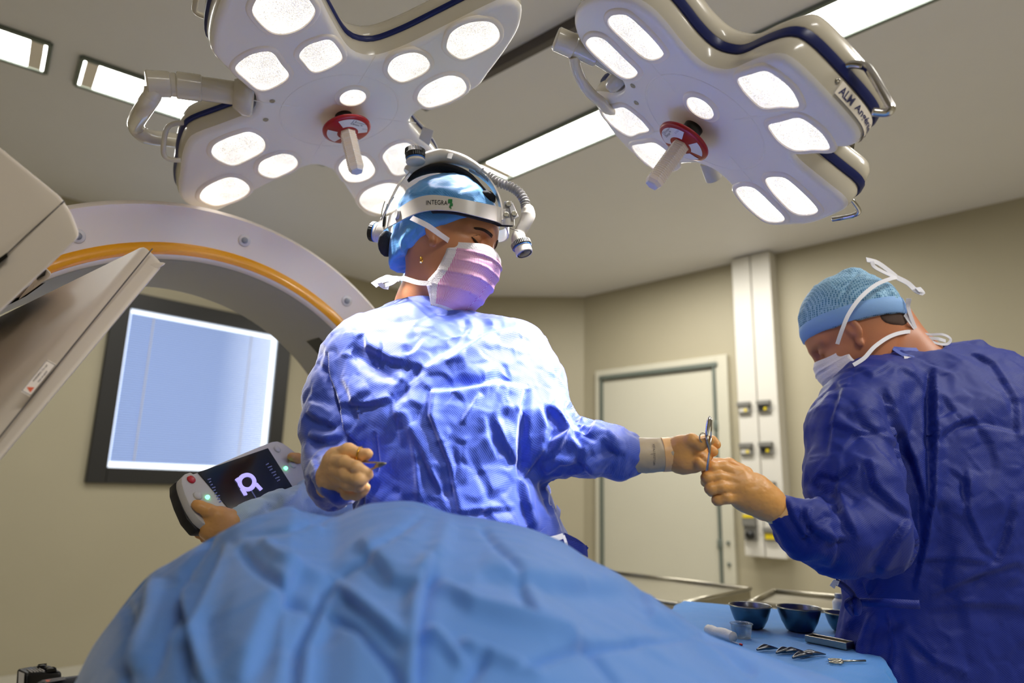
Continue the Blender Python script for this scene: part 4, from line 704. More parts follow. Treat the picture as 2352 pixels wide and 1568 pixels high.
# ------------------------------------------------------------------ people
def basis(a, p, roll=0.0, sgn=1):
    """head axes: forward, left, up; a = heading from +Y axis clockwise-free vector given"""
    f = np.array(a, float); f = nrm(f); f = f * math.cos(p) - np.array([0, 0, 1]) * math.sin(p); l = nrm(np.cross([0, 0, 1], f)); u = np.cross(f, l)
    l, u = l * math.cos(roll) + u * math.sin(roll), u * math.cos(roll) - l * math.sin(roll); return np.array([f, l, u]).T
def head_sdf(q):
    d = ell(q, (-.012, 0, .03), (.098, .077, .098)); d = smin(d, ell(q, (.022, 0, -.035), (.068, .062, .085)), .03); d = smin(d, ell(q, (.048, 0, .035), (.045, .058, .045)), .03)
    d = smin(d, ell(q, (.032, 0, -.088), (.052, .046, .038)), .025); d = smin(d, ell(q, (.078, 0, -.108), (.016, .018, .015)), .015)
    for s in (-1, 1):
        d = smin(d, cone(q, (.089, s * .010, .019), (.066, s * .050, .018), .010, .010), .012)
        d = smin(d, ell(q, (.055, s * .042, -.032), (.030, .022, .022)), .02)
        d = smax(d, -ell(q, (.094, s * .031, .001), (.017, .019, .0125)), .010)
        d = smin(d, ell(q, (.072, s * .031, .0005), (.0155, .0165, .0125)), .004)
        d = smin(d, cone(q, (.0835, s * .018, -.0045), (.073, s * .045, -.003), .0028, .0028), .004)
        d = smin(d, ell(q, (.006, s * .078, .004), (.015, .006, .028), rotz(s * -.35)), .006); d = smin(d, ell(q, (.012, s * .0745, -.030), (.0075, .0055, .0105)), .006)
        d = smax(d, -ell(q, (.012, s * .083, .006), (.008, .004, .014)), .004)
    d = smin(d, cone(q, (.092, 0, .006), (.107, 0, -.032), .0065, .0085), .012); d = smin(d, ell(q, (.104, 0, -.037), (.011, .010, .009)), .006)
    for s in (-1, 1): d = smin(d, ell(q, (.098, s * .011, -.040), (.009, .007, .007)), .005)
    d = smin(d, ell(q, (.091, 0, -.066), (.010, .022, .005)), .005); d = smin(d, ell(q, (.088, 0, -.076), (.010, .019, .006)), .004)
    return d
def l2w(H0, B, q): return H0 + np.asarray(q) @ B.T
def facemask(parent, H0, B, m_str, m_plain, sc=1.0, pleat=1.0):
    rows = [(0, .107, -.008, .043, -.022, .063), (.08, .114, -.016, .042, -.029, .064), (.30, .1195, -.040, .043, -.048, .067), (.42, .117, -.054, .040, -.062, .067), (.55, .112, -.071, .034, -.082, .066), (.68, .105, -.090, .020, -.102, .064), (.75, .100, -.103, .018, -.112, .062), (.9, .080, -.132, .028, -.133, .056), (1.0, .064, -.149, .032, -.148, .050)]
    R = np.array(rows); nv, nu = 90, 120; V = []; uv = []
    for j in range(nv + 1):
        v = j / nv; Fr, zf, Bk, ze, Wd = [np.interp(v, R[:, 0], R[:, k]) for k in range(1, 6)]
        for i in range(nu + 1):
            u = -1 + 2 * i / nu; a = abs(u) * math.pi / 2; fw = Bk + (Fr - Bk) * math.cos(a) ** .62; lat = math.copysign(Wd * math.sin(a) ** .8, u); z = zf + (ze - zf) * math.sin(a) ** 2
            env = math.cos(a * .9) ** .5 if abs(u) < .999 else 0
            s = 0
            for c, w, am in ((.24, .055, .0055), (.43, .05, .003), (.60, .06, .0055), (.78, .05, .003)):
                t = (v + .05 * abs(u) - c) / w; s += am * max(0, 1 - abs(t)) * (1 if t < 0 else .25)
            s += .004 * math.exp(-((v - .27) / .05) ** 2 - ((abs(u) - .45) / .25) ** 2) * -1.4
            s *= pleat * env * .75
            fw *= sc; q = np.array([fw, lat * sc, z * sc]); nrm_ = nrm([math.cos(a), math.copysign(math.sin(a), u), -.3 * v]); q = q + nrm_ * s; V.append(l2w(H0, B, q)); uv.append((u, v))
    V = np.array(V); uv = np.array(uv); Fc = []; mi = []
    for j in range(nv):
        for i in range(nu):
            k = j * (nu + 1) + i; Fc.append([k, k + nu + 1, k + nu + 2, k + 1]); v = (j + .5) / nv; u = abs(-1 + 2 * (i + .5) / nu); mi.append(1 if v < .15 or u > .91 or v > .97 else 0)
    o = part('face_mask', (V, Fc, uv, mi), [m_str, m_plain], parent); s = o.modifiers.new('ply', 'SOLIDIFY'); s.thickness = .0012; s.offset = 1
    return o
def stripes_mat():
    m = mat('mask_pink_stripe', (236, 200, 224), 0.6, bump=.1, bscale=400); nt = m.node_tree; b = nt.nodes['Principled BSDF']; uvn = nd(nt, 'ShaderNodeUVMap'); sp = nd(nt, 'ShaderNodeSeparateXYZ'); nt.links.new(uvn.outputs[0], sp.inputs[0])
    # stripes fan slightly towards the chin
    ab = nd(nt, 'ShaderNodeMath', operation='ABSOLUTE'); nt.links.new(sp.outputs[0], ab.inputs[0]); m1 = nd(nt, 'ShaderNodeMath', operation='MULTIPLY_ADD'); m1.inputs[1].default_value = .42; nt.links.new(sp.outputs[1], m1.inputs[0]); nt.links.new(ab.outputs[0], m1.inputs[2])
    mu = nd(nt, 'ShaderNodeMath', operation='MULTIPLY'); mu.inputs[1].default_value = 2 * math.pi * 46; nt.links.new(m1.outputs[0], mu.inputs[0]); si = nd(nt, 'ShaderNodeMath', operation='SINE'); nt.links.new(mu.outputs[0], si.inputs[0])
    cr = nd(nt, 'ShaderNodeValToRGB'); cr.color_ramp.elements[0].position = .35; cr.color_ramp.elements[1].position = .65; cr.color_ramp.elements[0].color = (*srgb(205, 100, 168), 1); cr.color_ramp.elements[1].color = (*srgb(240, 218, 236), 1)
    mr = nd(nt, 'ShaderNodeMapRange'); mr.inputs[1].default_value = -1; nt.links.new(si.outputs[0], mr.inputs[0]); nt.links.new(mr.outputs[0], cr.inputs[0]); nt.links.new(cr.outputs[0], b.inputs['Base Color'])
    return m
def dots_mat():
    m = mat('mask_white_band', (236, 230, 236), 0.65); nt = m.node_tree; b = nt.nodes['Principled BSDF']; tc = nd(nt, 'ShaderNodeTexCoord'); v = nd(nt, 'ShaderNodeTexVoronoi'); v.inputs['Scale'].default_value = 420; nt.links.new(tc.outputs['Object'], v.inputs['Vector'])
    bp = nd(nt, 'ShaderNodeBump'); bp.inputs['Strength'].default_value = .5; bp.inputs['Distance'].default_value = .001; nt.links.new(v.outputs['Distance'], bp.inputs['Height']); nt.links.new(bp.outputs[0], b.inputs['Normal']); return m
M['stripe'] = stripes_mat(); M['dots'] = dots_mat()
def cloth_mesh(fn, lo, hi, h, zs, cr_s, cr_a, st, noise_a=.004, maskfn=None):
    V, F = surf(fn, lo, hi, h, zs); V = relax(V, F, 3); N = vnorm(V, F)
    d = cr_a * .6 * crumple(V, cr_s) + noise_a * noise(V * [14, 14, 8]) + cr_a * 1.2 * facets(V * [1, 1, .75], cr_s * .85) + cr_a * .7 * facets(V + 3, cr_s * .42, 8)
    if maskfn is not None: d = d * maskfn(V)
    V = V + N * d[:, None]; N = vnorm(V, F); V = V + N * strokes(V, N, st)[:, None]; return V, F
def rowsfn(rows, Y0, yaw=0.0):
    """rows: (py, cxpx, half-width px, half depth m, dY) -> implicit torso"""
    T = []
    for py, cx, w, b, dy in rows: q = P(cx, py, Y0 + dy); T.append((q[2], q[0], q[1], S(w, Y0 + dy), b))
    T = np.array(sorted(T)); c, s = math.cos(yaw), math.sin(yaw)
    def fn(p):
        z = p[:, 2]; cx, cy, a, b = [np.interp(z, T[:, 0], T[:, k]) for k in range(1, 5)]; x = p[:, 0] - cx; y = p[:, 1] - cy; x, y = x * c + y * s, -x * s + y * c
        k = (np.abs(x / a) ** 2.3 + np.abs(y / b) ** 2.3) ** (1 / 2.3); d = (k - 1) * np.minimum(a, b) * .9
        return np.maximum(np.maximum(d, z - T[-1, 0]), T[0, 0] - z)
    return fn
def C4(pts, ox=680, oy=680, s=2.57): return [(x / s + ox, y / s + oy) for x, y in pts]
def hand(name, segs, m, parent, res=.0021, cuff=None, k=.010, label=None):
    """segs: list of chains [(px,py,Y,rpx),...]; palm chains first with blend, each finger one chain"""
    ch = []
    for c in segs: ch.append([(P(a[0], a[1], a[2]), S(a[3], a[2])) for a in c])
    allp = np.array([p for c in ch for p, r in c]); R = max(r for c in ch for p, r in c); lo = allp.min(0) - R - .008; hi = allp.max(0) + R + .008
    def fn(p):
        palm = None; d = None
        for ci, c in enumerate(ch):
            dc = None
            for (a, ra), (b, rb) in zip(c[:-1], c[1:]):
                q = cone(p, a, b, ra, rb); dc = q if dc is None else smin(dc, q, .005)
            if ci < 2: palm = dc if palm is None else smin(palm, dc, .02); d = palm
            else: d = np.minimum(d, smin(palm, dc, .009))
        return d
    V, F = surf(fn, lo, hi, res); V = relax(V, F, 2); N = vnorm(V, F); V = V + N * (.0007 * crumple(V, .022) + .0006 * crumple(V * [1, 1, 2.5] + 3, .012))[:, None]
    return part(name, (V, F), m, parent, label=label)
def tie(name, parent, pts, w, hint=(0, -1, 0), m='tie', sm=8, twist=None):
    p = catmull([P(*a) for a in pts], sm); return part(name, ribbon(p, w, hint, .0007, twist=twist if twist is None else np.interp(np.linspace(0, 1, len(p)), np.linspace(0, 1, len(twist)), twist)), M[m], parent, smooth=False)
# ---------------- woman
WY = 1.30
wo = thing('person', 'person in a lit blue gown, pink mask and blue cap, holding scissors in both hands', 'person', (P(1010, 900, WY)[0], 1.33, 0))
fa = math.radians(68); WB = basis((math.sin(fa), -math.cos(fa), 0), math.radians(12), math.radians(-3))
WH = P(1095, 549, WY - .062) - l2w(np.zeros(3), WB, (.080, -.031, 0))
def wbody(p):
    q = (p - WH) @ WB; d = head_sdf(q)
    nk = cone(p, P(985, 610, WY + .015), P(968, 705, WY + .04), S(50, WY), S(56, WY)); nk2 = cone(p, P(968, 705, WY + .04), P(975, 760, WY + .05), S(58, WY), S(100, WY))
    st = cone(p, P(1010, 622, WY - .015), P(1000, 712, WY + .0), .010, .012)
    d = smin(d, nk, .03); d = smin(d, nk2, .03); d = smin(d, st, .02); d = smin(d, ell(p, P(985, 800, WY + .05), (.15, .07, .07)), .03); return d
lo = np.minimum(WH - .14, P(985, 800, WY + .05) - [.17, .09, .08]); hi = np.maximum(WH + .15, P(985, 800, WY) + [.17, .1, .05])
V, F = surf(wbody, lo, hi, .0026); V = relax(V, F, 1)
part('body', (V, F), M['skin'], wo)
# eye: lid crease, lashes, brow
def lh(pts, H0=WH, B=WB): return l2w(H0, B, np.array(pts))
def on_head(f0, lat, up, H0=WH, B=WB, off=.0006, sdf=head_sdf):
    """march along forward direction to the face surface"""
    x = np.linspace(.13, .03, 300); q = np.c_[x, np.full(300, lat), np.full(300, up)]; d = sdf(q); i = np.argmax(d < off); return l2w(H0, B, q[i])
def eyes(parent, H0, B, side=(-1, 1)):
    for s in side:
        part('eyelashes', tube([on_head(0, s * a, b, H0, B, .0008) for a, b in ((.016, -.0035), (.021, -.0065), (.029, -.0088), (.037, -.0083), (.043, -.0058), (.048, -.003))], [.0008, .0017, .0022, .0024, .0021, .0008], 8), M['brow'], parent)
        part('lid_crease', tube([on_head(0, s * a, b, H0, B, .0001) for a, b in ((.018, .003), (.025, .0075), (.033, .008), (.041, .004), (.046, .0))], [.0003, .0006, .0007, .0006, .0002], 6), M['brow'], parent)
        Vb = []; 
        for i, t in enumerate(np.linspace(0, 1, 60)):
            for kk in range(3):
                a = .012 + .036 * t; b = .0155 + .005 * math.sin(t * 2.6) - .004 * t + (kk - 1) * .0022 * (1 - t * .6); p0 = on_head(0, s * a, b, H0, B, .0008); p1 = on_head(0, s * (a + .005), b + .0022 * (1 - t), H0, B, .0012); Vb.append(tube([p0, p1], [.0009, .0003], 4))
        part('eyebrow', merge(*Vb), M['brow'], parent)
eyes(wo, WH, WB)
None
# earring
ec = P(968, 597, WY - .083); er = part('earring', tube([ec + np.array([.0012 * math.cos(a), .003 * math.cos(a), .0062 * math.sin(a)]) for a in np.linspace(0, 6.283, 26, endpoint=False)], .0012, 8, closed=True), M['gold'], wo); part('pearl', lathe([(.0001, -.002), (.0014, -.0014), (.002, 0), (.0014, .0014), (.0001, .002)], ec + [0, -.003, -.006], (0, 0, 1), 14), M['pearl'], er)
# cap
def wcap(p):
    q = (p - WH) @ WB; d = ell(q, (-.014, 0, .034), (.111, .090, .107)); d = smin(d, ell(q, (-.080, 0, -.045), (.034, .045, .045)), .04); d = smin(d, ell(q, (-.09, 0, -.085), (.020, .03, .022)), .02)
    n = nrm([-.62, 0, 1.0]); cut = -((q - [.098, 0, .052]) @ n); cut2 = -(q[:, 2] + .112); cutf = (q[:, 0] - .097); e = smax(d, cut, .006)
    sk = head_sdf(q) - .002; sk2 = ell(q, (-.014, 0, .034), (.104, .084, .1)); return np.maximum(e, cut2)
CS = [([(905, 600), (960, 575), (1030, 530), (1090, 508)], -.003, 5, 'v'), ([(908, 612), (980, 590), (1050, 545)], .003, 5, 'v'), ([(935, 590), (930, 555), (960, 520)], -.0035, 5, 's'), ([(925, 575), (990, 560), (1060, 520)], -.003, 5, 's'), ([(940, 520), (925, 560), (935, 590)], .003, 6, 'v'), ([(905, 480), (930, 460), (950, 440)], -.002, 6, 's'), ([(960, 410), (1000, 430), (1060, 430)], .0025, 10, 's'), ([(920, 440), (960, 445), (1010, 440), (1070, 455)], -.0025, 8, 's'), ([(905, 626), (940, 612), (975, 605), (1020, 580)], .002, 3, 'v'), ([(1040, 470), (1060, 440), (1100, 430)], .002, 7, 's')]
lo = WH - .15; hi = WH + .16
V, F = cloth_mesh(wcap, lo, hi, .0028, None, .055, .0022, CS, .002); part('cap', (V, F), M['capW'], wo)
mk = facemask(wo, WH, WB, M['stripe'], M['dots'])
tie('mask_tie', wo, [(1050, 572, WY - .064), (1034, 555, WY - .078), (1010, 538, WY - .098), (985, 520, WY - .110), (962, 508, WY - .112), (945, 500, WY - .10)], .0105, (-.1, -1, .1), 'dots')
tie('mask_tie', wo, [(1012, 645, WY - .068), (990, 650, WY - .070), (962, 649, WY - .070), (940, 643, WY - .060), (925, 639, WY - .045), (912, 643, WY - .02)], .0095, (-.3, -1, .1), 'dots')
kn = part('tie_knot', merge(ribbon(catmull([P(*a) for a in ((920, 641, WY - .04), (903, 640, WY - .025), (880, 642, WY - .02), (858, 655, WY - .03))], 8), np.linspace(.012, .015, 25), (0, -1, .2), .0012)[:2], ribbon(catmull([P(*a) for a in ((905, 640, WY - .03), (888, 636, WY - .03), (872, 648, WY - .035), (882, 658, WY - .03), (893, 660, WY - .03))], 8), .009, (0, -1, .2), .0012)[:2], ribbon(catmull([P(*a) for a in ((912, 641, WY - .035), (900, 650, WY - .04), (885, 655, WY - .04))], 8), .008, (0, -1, .2), .0012)[:2]), M['tie'], wo, smooth=False)
# gown
Wrows = [(702, 972, 72, .062, .035), (716, 976, 98, .07, .035), (732, 985, 150, .08, .03), (755, 992, 205, .092, .025), (785, 996, 240, .105, .02), (820, 1003, 252, .118, .015), (870, 1010, 254, .128, .01), (950, 1028, 262, .140, .0), (1010, 1022, 238, .142, .0), (1070, 1018, 208, .142, .0), (1130, 1040, 212, .142, .0), (1200, 1054, 226, .145, .0), (1260, 1066, 238, .15, .0), (1500, 1080, 265, .16, .03), (2300, 1090, 290, .17, .06)]
wt = rowsfn(Wrows, WY)
def wg(*a): return [(P(x, y, Y), S(r, Y)) for x, y, Y, r in a]
armL = wg((1180, 800, WY + .01, 66), (1222, 880, WY - .01, 62), (1262, 975, WY - .04, 52), (1285, 1035, WY - .06, 56), (1350, 1032, WY - .06, 58), (1400, 1035, WY - .055, 52), (1430, 1046, WY - .05, 44), (1441, 1047, WY - .05, 38))
armR = wg((800, 838, WY + .01, 66), (770, 905, WY, 62), (752, 985, WY - .03, 54), (757, 1060, WY - .07, 50), (765, 1110, WY - .13, 50), (788, 1118, WY - .19, 40))
def wgown(p):
    d = wt(p)
    for A, kk in ((armL, .04), (armR, .025)):
        da = None
        for (a, ra), (b, rb) in zip(A[:-1], A[1:]): q = cone(p, a, b, ra, rb); da = q if da is None else smin(da, q, .02)
        d = smin(d, da, kk)
    hole = cone(p, P(985, 640, WY + .02), P(975, 712, WY + .035), S(60, WY), S(57, WY)); return smax(d, -hole, .004)
SW = [(C4([(800, 540), (780, 700), (840, 850), (900, 1000), (960, 1290)]), -.009, 7, 's'), (C4([(1365, 545), (1345, 760), (1325, 1080)]), -.014, 9, 'v'), (C4([(1325, 1080), (1360, 1240), (1410, 1400)]), -.012, 9, 's'), (C4([(1300, 1000), (1250, 900), (1180, 740)]), .006, 10, 's'), (C4([(630, 670), (690, 850), (720, 1000), (735, 1210)]), .009, 10, 'v'), (C4([(640, 680), (760, 980), (880, 1190)]), -.007, 12, 's'), (C4([(460, 800), (480, 980), (470, 1060)]), -.006, 5, 'v'), (C4([(450, 1010), (420, 1120), (400, 1240)]), -.006, 7, 's'),
      (C4([(260, 640), (420, 640), (560, 610), (720, 480)]), -.006, 8, 's'), (C4([(780, 560), (930, 550), (1060, 530), (1200, 500), (1370, 540)]), .009, 9, 's'), (C4([(740, 410), (650, 520), (560, 610)]), -.008, 9, 'v'), (C4([(750, 250), (700, 320), (640, 350)]), -.005, 7, 's'), (C4([(400, 230), (410, 300), (560, 380), (740, 420)]), -.008, 12, 's'), (C4([(1040, 160), (960, 280), (760, 420)]), -.008, 14, 's'), (C4([(1300, 180), (1120, 220), (960, 330), (880, 380)]), -.009, 12, 's'), (C4([(300, 300), (420, 400), (600, 490)]), -.008, 14, 'v'), (C4([(270, 480), (330, 620), (440, 560)]), -.006, 14, 's'),
      (C4([(1090, 580), (1040, 660), (980, 750)]), .006, 6, 'v'), (C4([(1240, 560), (1200, 700), (1250, 900)]), .005, 12, 's'), (C4([(1450, 640), (1500, 780), (1470, 900), (1330, 1090)]), .010, 9, 's'), (C4([(1480, 480), (1560, 560), (1590, 640)]), .004, 10, 's'), (C4([(1440, 1090), (1480, 1200), (1520, 1300)]), -.006, 8, 'v'), (C4([(800, 1000), (850, 1110), (880, 1200)]), .005, 6, 's'), (C4([(960, 1290), (1050, 1270), (1300, 1250)]), -.004, 7, 's'), (C4([(1120, 700), (1150, 850), (1200, 960)]), .005, 8, 's'), (C4([(940, 880), (960, 1000), (950, 1100)]), -.004, 10, 's'), (C4([(560, 640), (600, 760), (610, 880)]), -.005, 9, 's'),
      (C4([(190, 330), (200, 480), (250, 620), (290, 800), (380, 880)]), -.010, 6, 's'), (C4([(120, 390), (180, 460), (240, 660)]), -.005, 8, 'v'), (C4([(60, 690), (140, 740), (240, 770)]), -.010, 9, 's'), (C4([(70, 620), (160, 640), (250, 700)]), .006, 10, 's'), (C4([(70, 830), (150, 850), (280, 830)]), -.009, 9, 's'), (C4([(80, 1050), (140, 1150), (260, 1260)]), -.008, 8, 's'), (C4([(250, 1130), (330, 1180), (400, 1160)]), -.007, 8, 's'), (C4([(100, 950), (150, 1050), (200, 1160)]), .006, 8, 's'),
      (C4([(1490, 640), (1560, 720), (1590, 800), (1500, 850)]), -.012, 8, 's'), (C4([(1590, 640), (1650, 650), (1680, 790)]), -.012, 8, 'v'), (C4([(1560, 680), (1620, 800), (1690, 900)]), .010, 9, 's'), (C4([(1680, 720), (1740, 740), (1700, 800), (1780, 850)]), -.010, 8, 'v'), (C4([(1760, 760), (1850, 780), (1940, 860)]), .006, 10, 's'), (C4([(1450, 980), (1560, 900), (1640, 780)]), -.010, 9, 's'), (C4([(1700, 880), (1680, 980), (1760, 1080)]), -.007, 9, 's'), (C4([(1640, 1050), (1750, 960), (1880, 930)]), .006, 11, 's'), (C4([(1800, 830), (1860, 900), (1945, 940)]), -.006, 8, 's'), (C4([(1480, 1060), (1560, 1000), (1660, 1000)]), -.006, 10, 's')]
zz = np.r_[np.arange(.06, .92, .02), np.arange(.92, 1.72, .0036)]
rr_ = [q for q in armL + armR]; lo = np.array([min(p[0] - r for p, r in rr_) - .03, 1.30 - .28, 0]); hi = np.array([max(p[0] + r for p, r in rr_) + .02, 1.56, 2])
V, F = cloth_mesh(wgown, lo, hi, .0036, zz, .085, .0052, SW, .004)
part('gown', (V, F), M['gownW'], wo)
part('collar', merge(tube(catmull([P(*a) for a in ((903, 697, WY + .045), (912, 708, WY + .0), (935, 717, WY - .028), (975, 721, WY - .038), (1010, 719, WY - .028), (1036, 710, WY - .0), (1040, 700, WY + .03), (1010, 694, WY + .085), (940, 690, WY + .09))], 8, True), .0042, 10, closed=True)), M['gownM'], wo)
part('collar_stitch', merge(*[tube([a, b], .0005, 4) for a, b in (lambda q: [(q[i], q[i] * .4 + q[i + 1] * .6) for i in range(0, len(q) - 1)])(resample(catmull([P(*a) for a in ((900, 704, WY - .0), (912, 714, WY - .025), (935, 723, WY - .045), (975, 728, WY - .05), (1010, 726, WY - .045), (1034, 716, WY - .02))], 8), 34))]), M['tie'], wo)
part('gown_belt', ribbon(catmull([P(*a) for a in ((1238, 1232, WY - .12), (1262, 1212, WY - .09), (1280, 1185, WY - .045), (1283, 1165, WY - .01))], 8), .012, (.4, -1, 0), .001), M['gownW'], wo, smooth=False)
part('waist_tie', merge(ribbon(catmull([P(*a) for a in ((1255, 1236, WY - .13), (1300, 1248, WY - .12), (1335, 1260, WY - .1), (1349, 1266, WY - .08))], 8), np.linspace(.012, .020, 25), (0, -1, .3), .001)[:2], ribbon(catmull([P(*a) for a in ((1349, 1262, WY - .08), (1325, 1243, WY - .085), (1295, 1228, WY - .09))], 8), .008, (0, -1, .3), .001)[:2]), M['gownM'], wo, smooth=False)
part('white_tie', merge(ribbon(catmull([P(*a) for a in ((1252, 1240, WY - .14), (1275, 1236, WY - .135), (1294, 1230, WY - .13))], 8), .009, (0, -1, .2), .001)[:2], ribbon([P(*a) for a in ((1294, 1229, WY - .13), (1300, 1245, WY - .135), (1304, 1262, WY - .135))], .0045, (0, -1, .2), .001)[:2]), M['tie'], wo, smooth=False)
for k, x in enumerate((985, 1120)): part('shoe', (lambda v: v)(surf(lambda p, x=x: np.maximum(ell(p, (P(x, 900, WY)[0], 1.25, .02), (.045, .13, .07)), -p[:, 2]), (P(x, 900, WY)[0] - .07, 1.08, -.01), (P(x, 900, WY)[0] + .07, 1.42, .12), .008)), M['white'], wo)
# gloves
hand('glove', [[(752, 1118, 1.13, 24), (760, 1090, 1.105, 29), (772, 1062, 1.09, 31)], [(768, 1108, 1.10, 26), (785, 1090, 1.08, 26)],
    [(775, 1050, 1.085, 21), (800, 1036, 1.07, 17), (822, 1042, 1.06, 13), (836, 1045, 1.055, 12.5), (845, 1042, 1.05, 11)],
    [(772, 1060, 1.07, 16), (792, 1062, 1.05, 14.5), (818, 1073, 1.035, 13), (845, 1086, 1.04, 10.5)],
    [(775, 1080, 1.07, 17), (797, 1090, 1.045, 16), (825, 1101, 1.035, 14), (846, 1090, 1.045, 11)],
    [(778, 1096, 1.075, 16), (800, 1110, 1.05, 14), (822, 1115, 1.045, 12.5), (834, 1107, 1.055, 10)],
    [(785, 1112, 1.085, 14), (798, 1133, 1.07, 12), (818, 1136, 1.065, 11), (832, 1128, 1.06, 10), (842, 1119, 1.055, 8.5)]], M['glove'], wo, label='glove on the hand by her chest, curled round the instrument')
GL = [[(1545, 1042, 1.245, 36), (1568, 1041, 1.24, 37), (1586, 1038, 1.235, 31)], [(1572, 1060, 1.235, 24), (1592, 1064, 1.232, 18)], [(1568, 1022, 1.225, 22), (1588, 1012, 1.21, 15), (1608, 1022, 1.20, 12), (1631, 1010, 1.192, 10)],
    [(1590, 1018, 1.24, 14), (1618, 1012, 1.26, 11.5), (1636, 1012, 1.255, 10), (1646, 1021, 1.245, 9)], [(1596, 1034, 1.24, 14), (1624, 1028, 1.25, 11.5), (1638, 1037, 1.232, 10.5)],
    [(1598, 1050, 1.235, 13), (1624, 1047, 1.24, 10.5), (1618, 1056, 1.212, 9.5)], [(1597, 1066, 1.23, 12), (1620, 1064, 1.232, 9.5), (1612, 1070, 1.208, 9), (1606, 1062, 1.206, 8.5)]]
gl = hand('glove', GL, M['glove2'], wo, label='glove on the outstretched hand')
cf = catmull([P(*a) for a in ((1434, 1047, 1.25), (1470, 1046, 1.248), (1520, 1044, 1.246), (1556, 1042, 1.245))], 12)
rcf = np.interp(np.linspace(0, 1, len(cf)), [0, .35, .7, .85, 1], [S(40, 1.25), S(38.5, 1.25), S(36, 1.25), S(37, 1.25), S(36.5, 1.25)]); cv, cff = tube(cf, rcf, 64); cv = cv + (cv - np.repeat(cf, 64, 0)) * (.05 * crumple(cv, .03))[:, None]
part('cuff', (cv, cff), M['gloveg'], gl, label='greyish double cuff of the glove'); cf2 = catmull([P(*a) for a in ((1520, 1044, 1.246), (1556, 1042, 1.245))], 12); part('cuff_band', tube(cf2, S(38, 1.25), 48), M['glove'], gl)
part('cuff_edge', tube([P(1438, 1047, 1.25) + S(40.5, 1.25) * (math.cos(a) * np.array([0, 1, 0]) + math.sin(a) * np.array([0, 0, 1])) for a in np.linspace(0, 6.283, 40, endpoint=False)], .0012, 6, closed=True), M['glove2'], gl)
tv = text_vf('PROTEXIS LATEX\n7', .0052); tt = P(1491, 1047, 1.2); tq = []
for a in tv[0]:
    ang = a[0] / S(39, 1.25); rr = S(39.6, 1.25); ctr = P(1491, 1045, 1.248); tq.append(ctr + np.array([a[1], 0, 0]) + rr * (math.cos(ang) * np.array([0, -1, 0]) + math.sin(ang) * np.array([0, 0, 1])))
part('cuff_print', (np.array(tq), tv[1]), M['seam'], gl, smooth=False)
# ---------------- headlight worn by the woman
hd = thing('surgical_headlight', 'white headband lamp worn over the blue cap, with corrugated arm and black knobs', 'headlight', WH + np.array([0, 0, .05]))
ST = [(866, 513, 537), (885, 500, 527), (905, 490, 516), (930, 471, 503), (960, 455, 490), (990, 449, 484), (1020, 451, 484), (1050, 456, 487), (1085, 463, 495), (1120, 470, 504), (1143, 475, 511), (1153, 480, 516)]
def hY(x):
    fw = np.clip((x - 1005) / 1170 / .907, -.124, .124); sn = math.sqrt(max(0, 1 - (fw / .125) ** 2)); return WH[1] - .37 * fw - .104 * sn
st = catmull([(x, a, b) for x, a, b in ST], 8); top = [P(x, a, hY(x)) for x, a, b in st]; bot = [P(x, b, hY(x)) for x, a, b in st]
# far side of the band mirrored through the head's middle plane
def mir(p): q = (np.asarray(p) - WH) @ WB; return WH + (q * [.98, -.80, 1] + [0, 0, .012]) @ WB.T
t2 = [mir(p) for p in top[::-1]]; b2 = [mir(p) for p in bot[::-1]]
fr_t = [top[-1] * (1 - t) + t2[0] * t + WB[:, 0] * .016 * math.sin(t * math.pi) for t in (.2, .4, .6, .8)]; fr_b = [bot[-1] * (1 - t) + b2[0] * t + WB[:, 0] * .018 * math.sin(t * math.pi) for t in (.2, .4, .6, .8)]
T_ = np.array(top + fr_t + t2); B_ = np.array(bot + fr_b + b2); mid = WH + np.array([0, 0, .05])
def shellband(T_, B_, th):
    n = len(T_); c = (T_ + B_) / 2; o = c - mid; o[:, 2] = 0; o /= np.linalg.norm(o, axis=1)[:, None]; V = np.stack([T_, B_, B_ + o * th, T_ + o * th], 1).reshape(-1, 3); F = []
    for i in range(n - 1):
        for j in range(4): F.append([i * 4 + j, i * 4 + (j + 1) % 4, (i + 1) * 4 + (j + 1) % 4, (i + 1) * 4 + j])
    F += [[3, 2, 1, 0], [(n - 1) * 4 + j for j in range(4)]]; return V, F
band = part('headband', shellband(T_, B_, .0028), M['hl'], hd, auto=50)
Tp = T_ * 1.0; Bp = B_ * 1.0; oo = (Tp + Bp) / 2 - mid; oo[:, 2] = 0; oo /= np.linalg.norm(oo, axis=1)[:, None]
part('band_padding', shellband(Tp[40:94] - oo[40:94] * .009 + [0, 0, .001], Bp[40:94] - oo[40:94] * .009 - [0, 0, .002], .0085), M['pad'], hd)
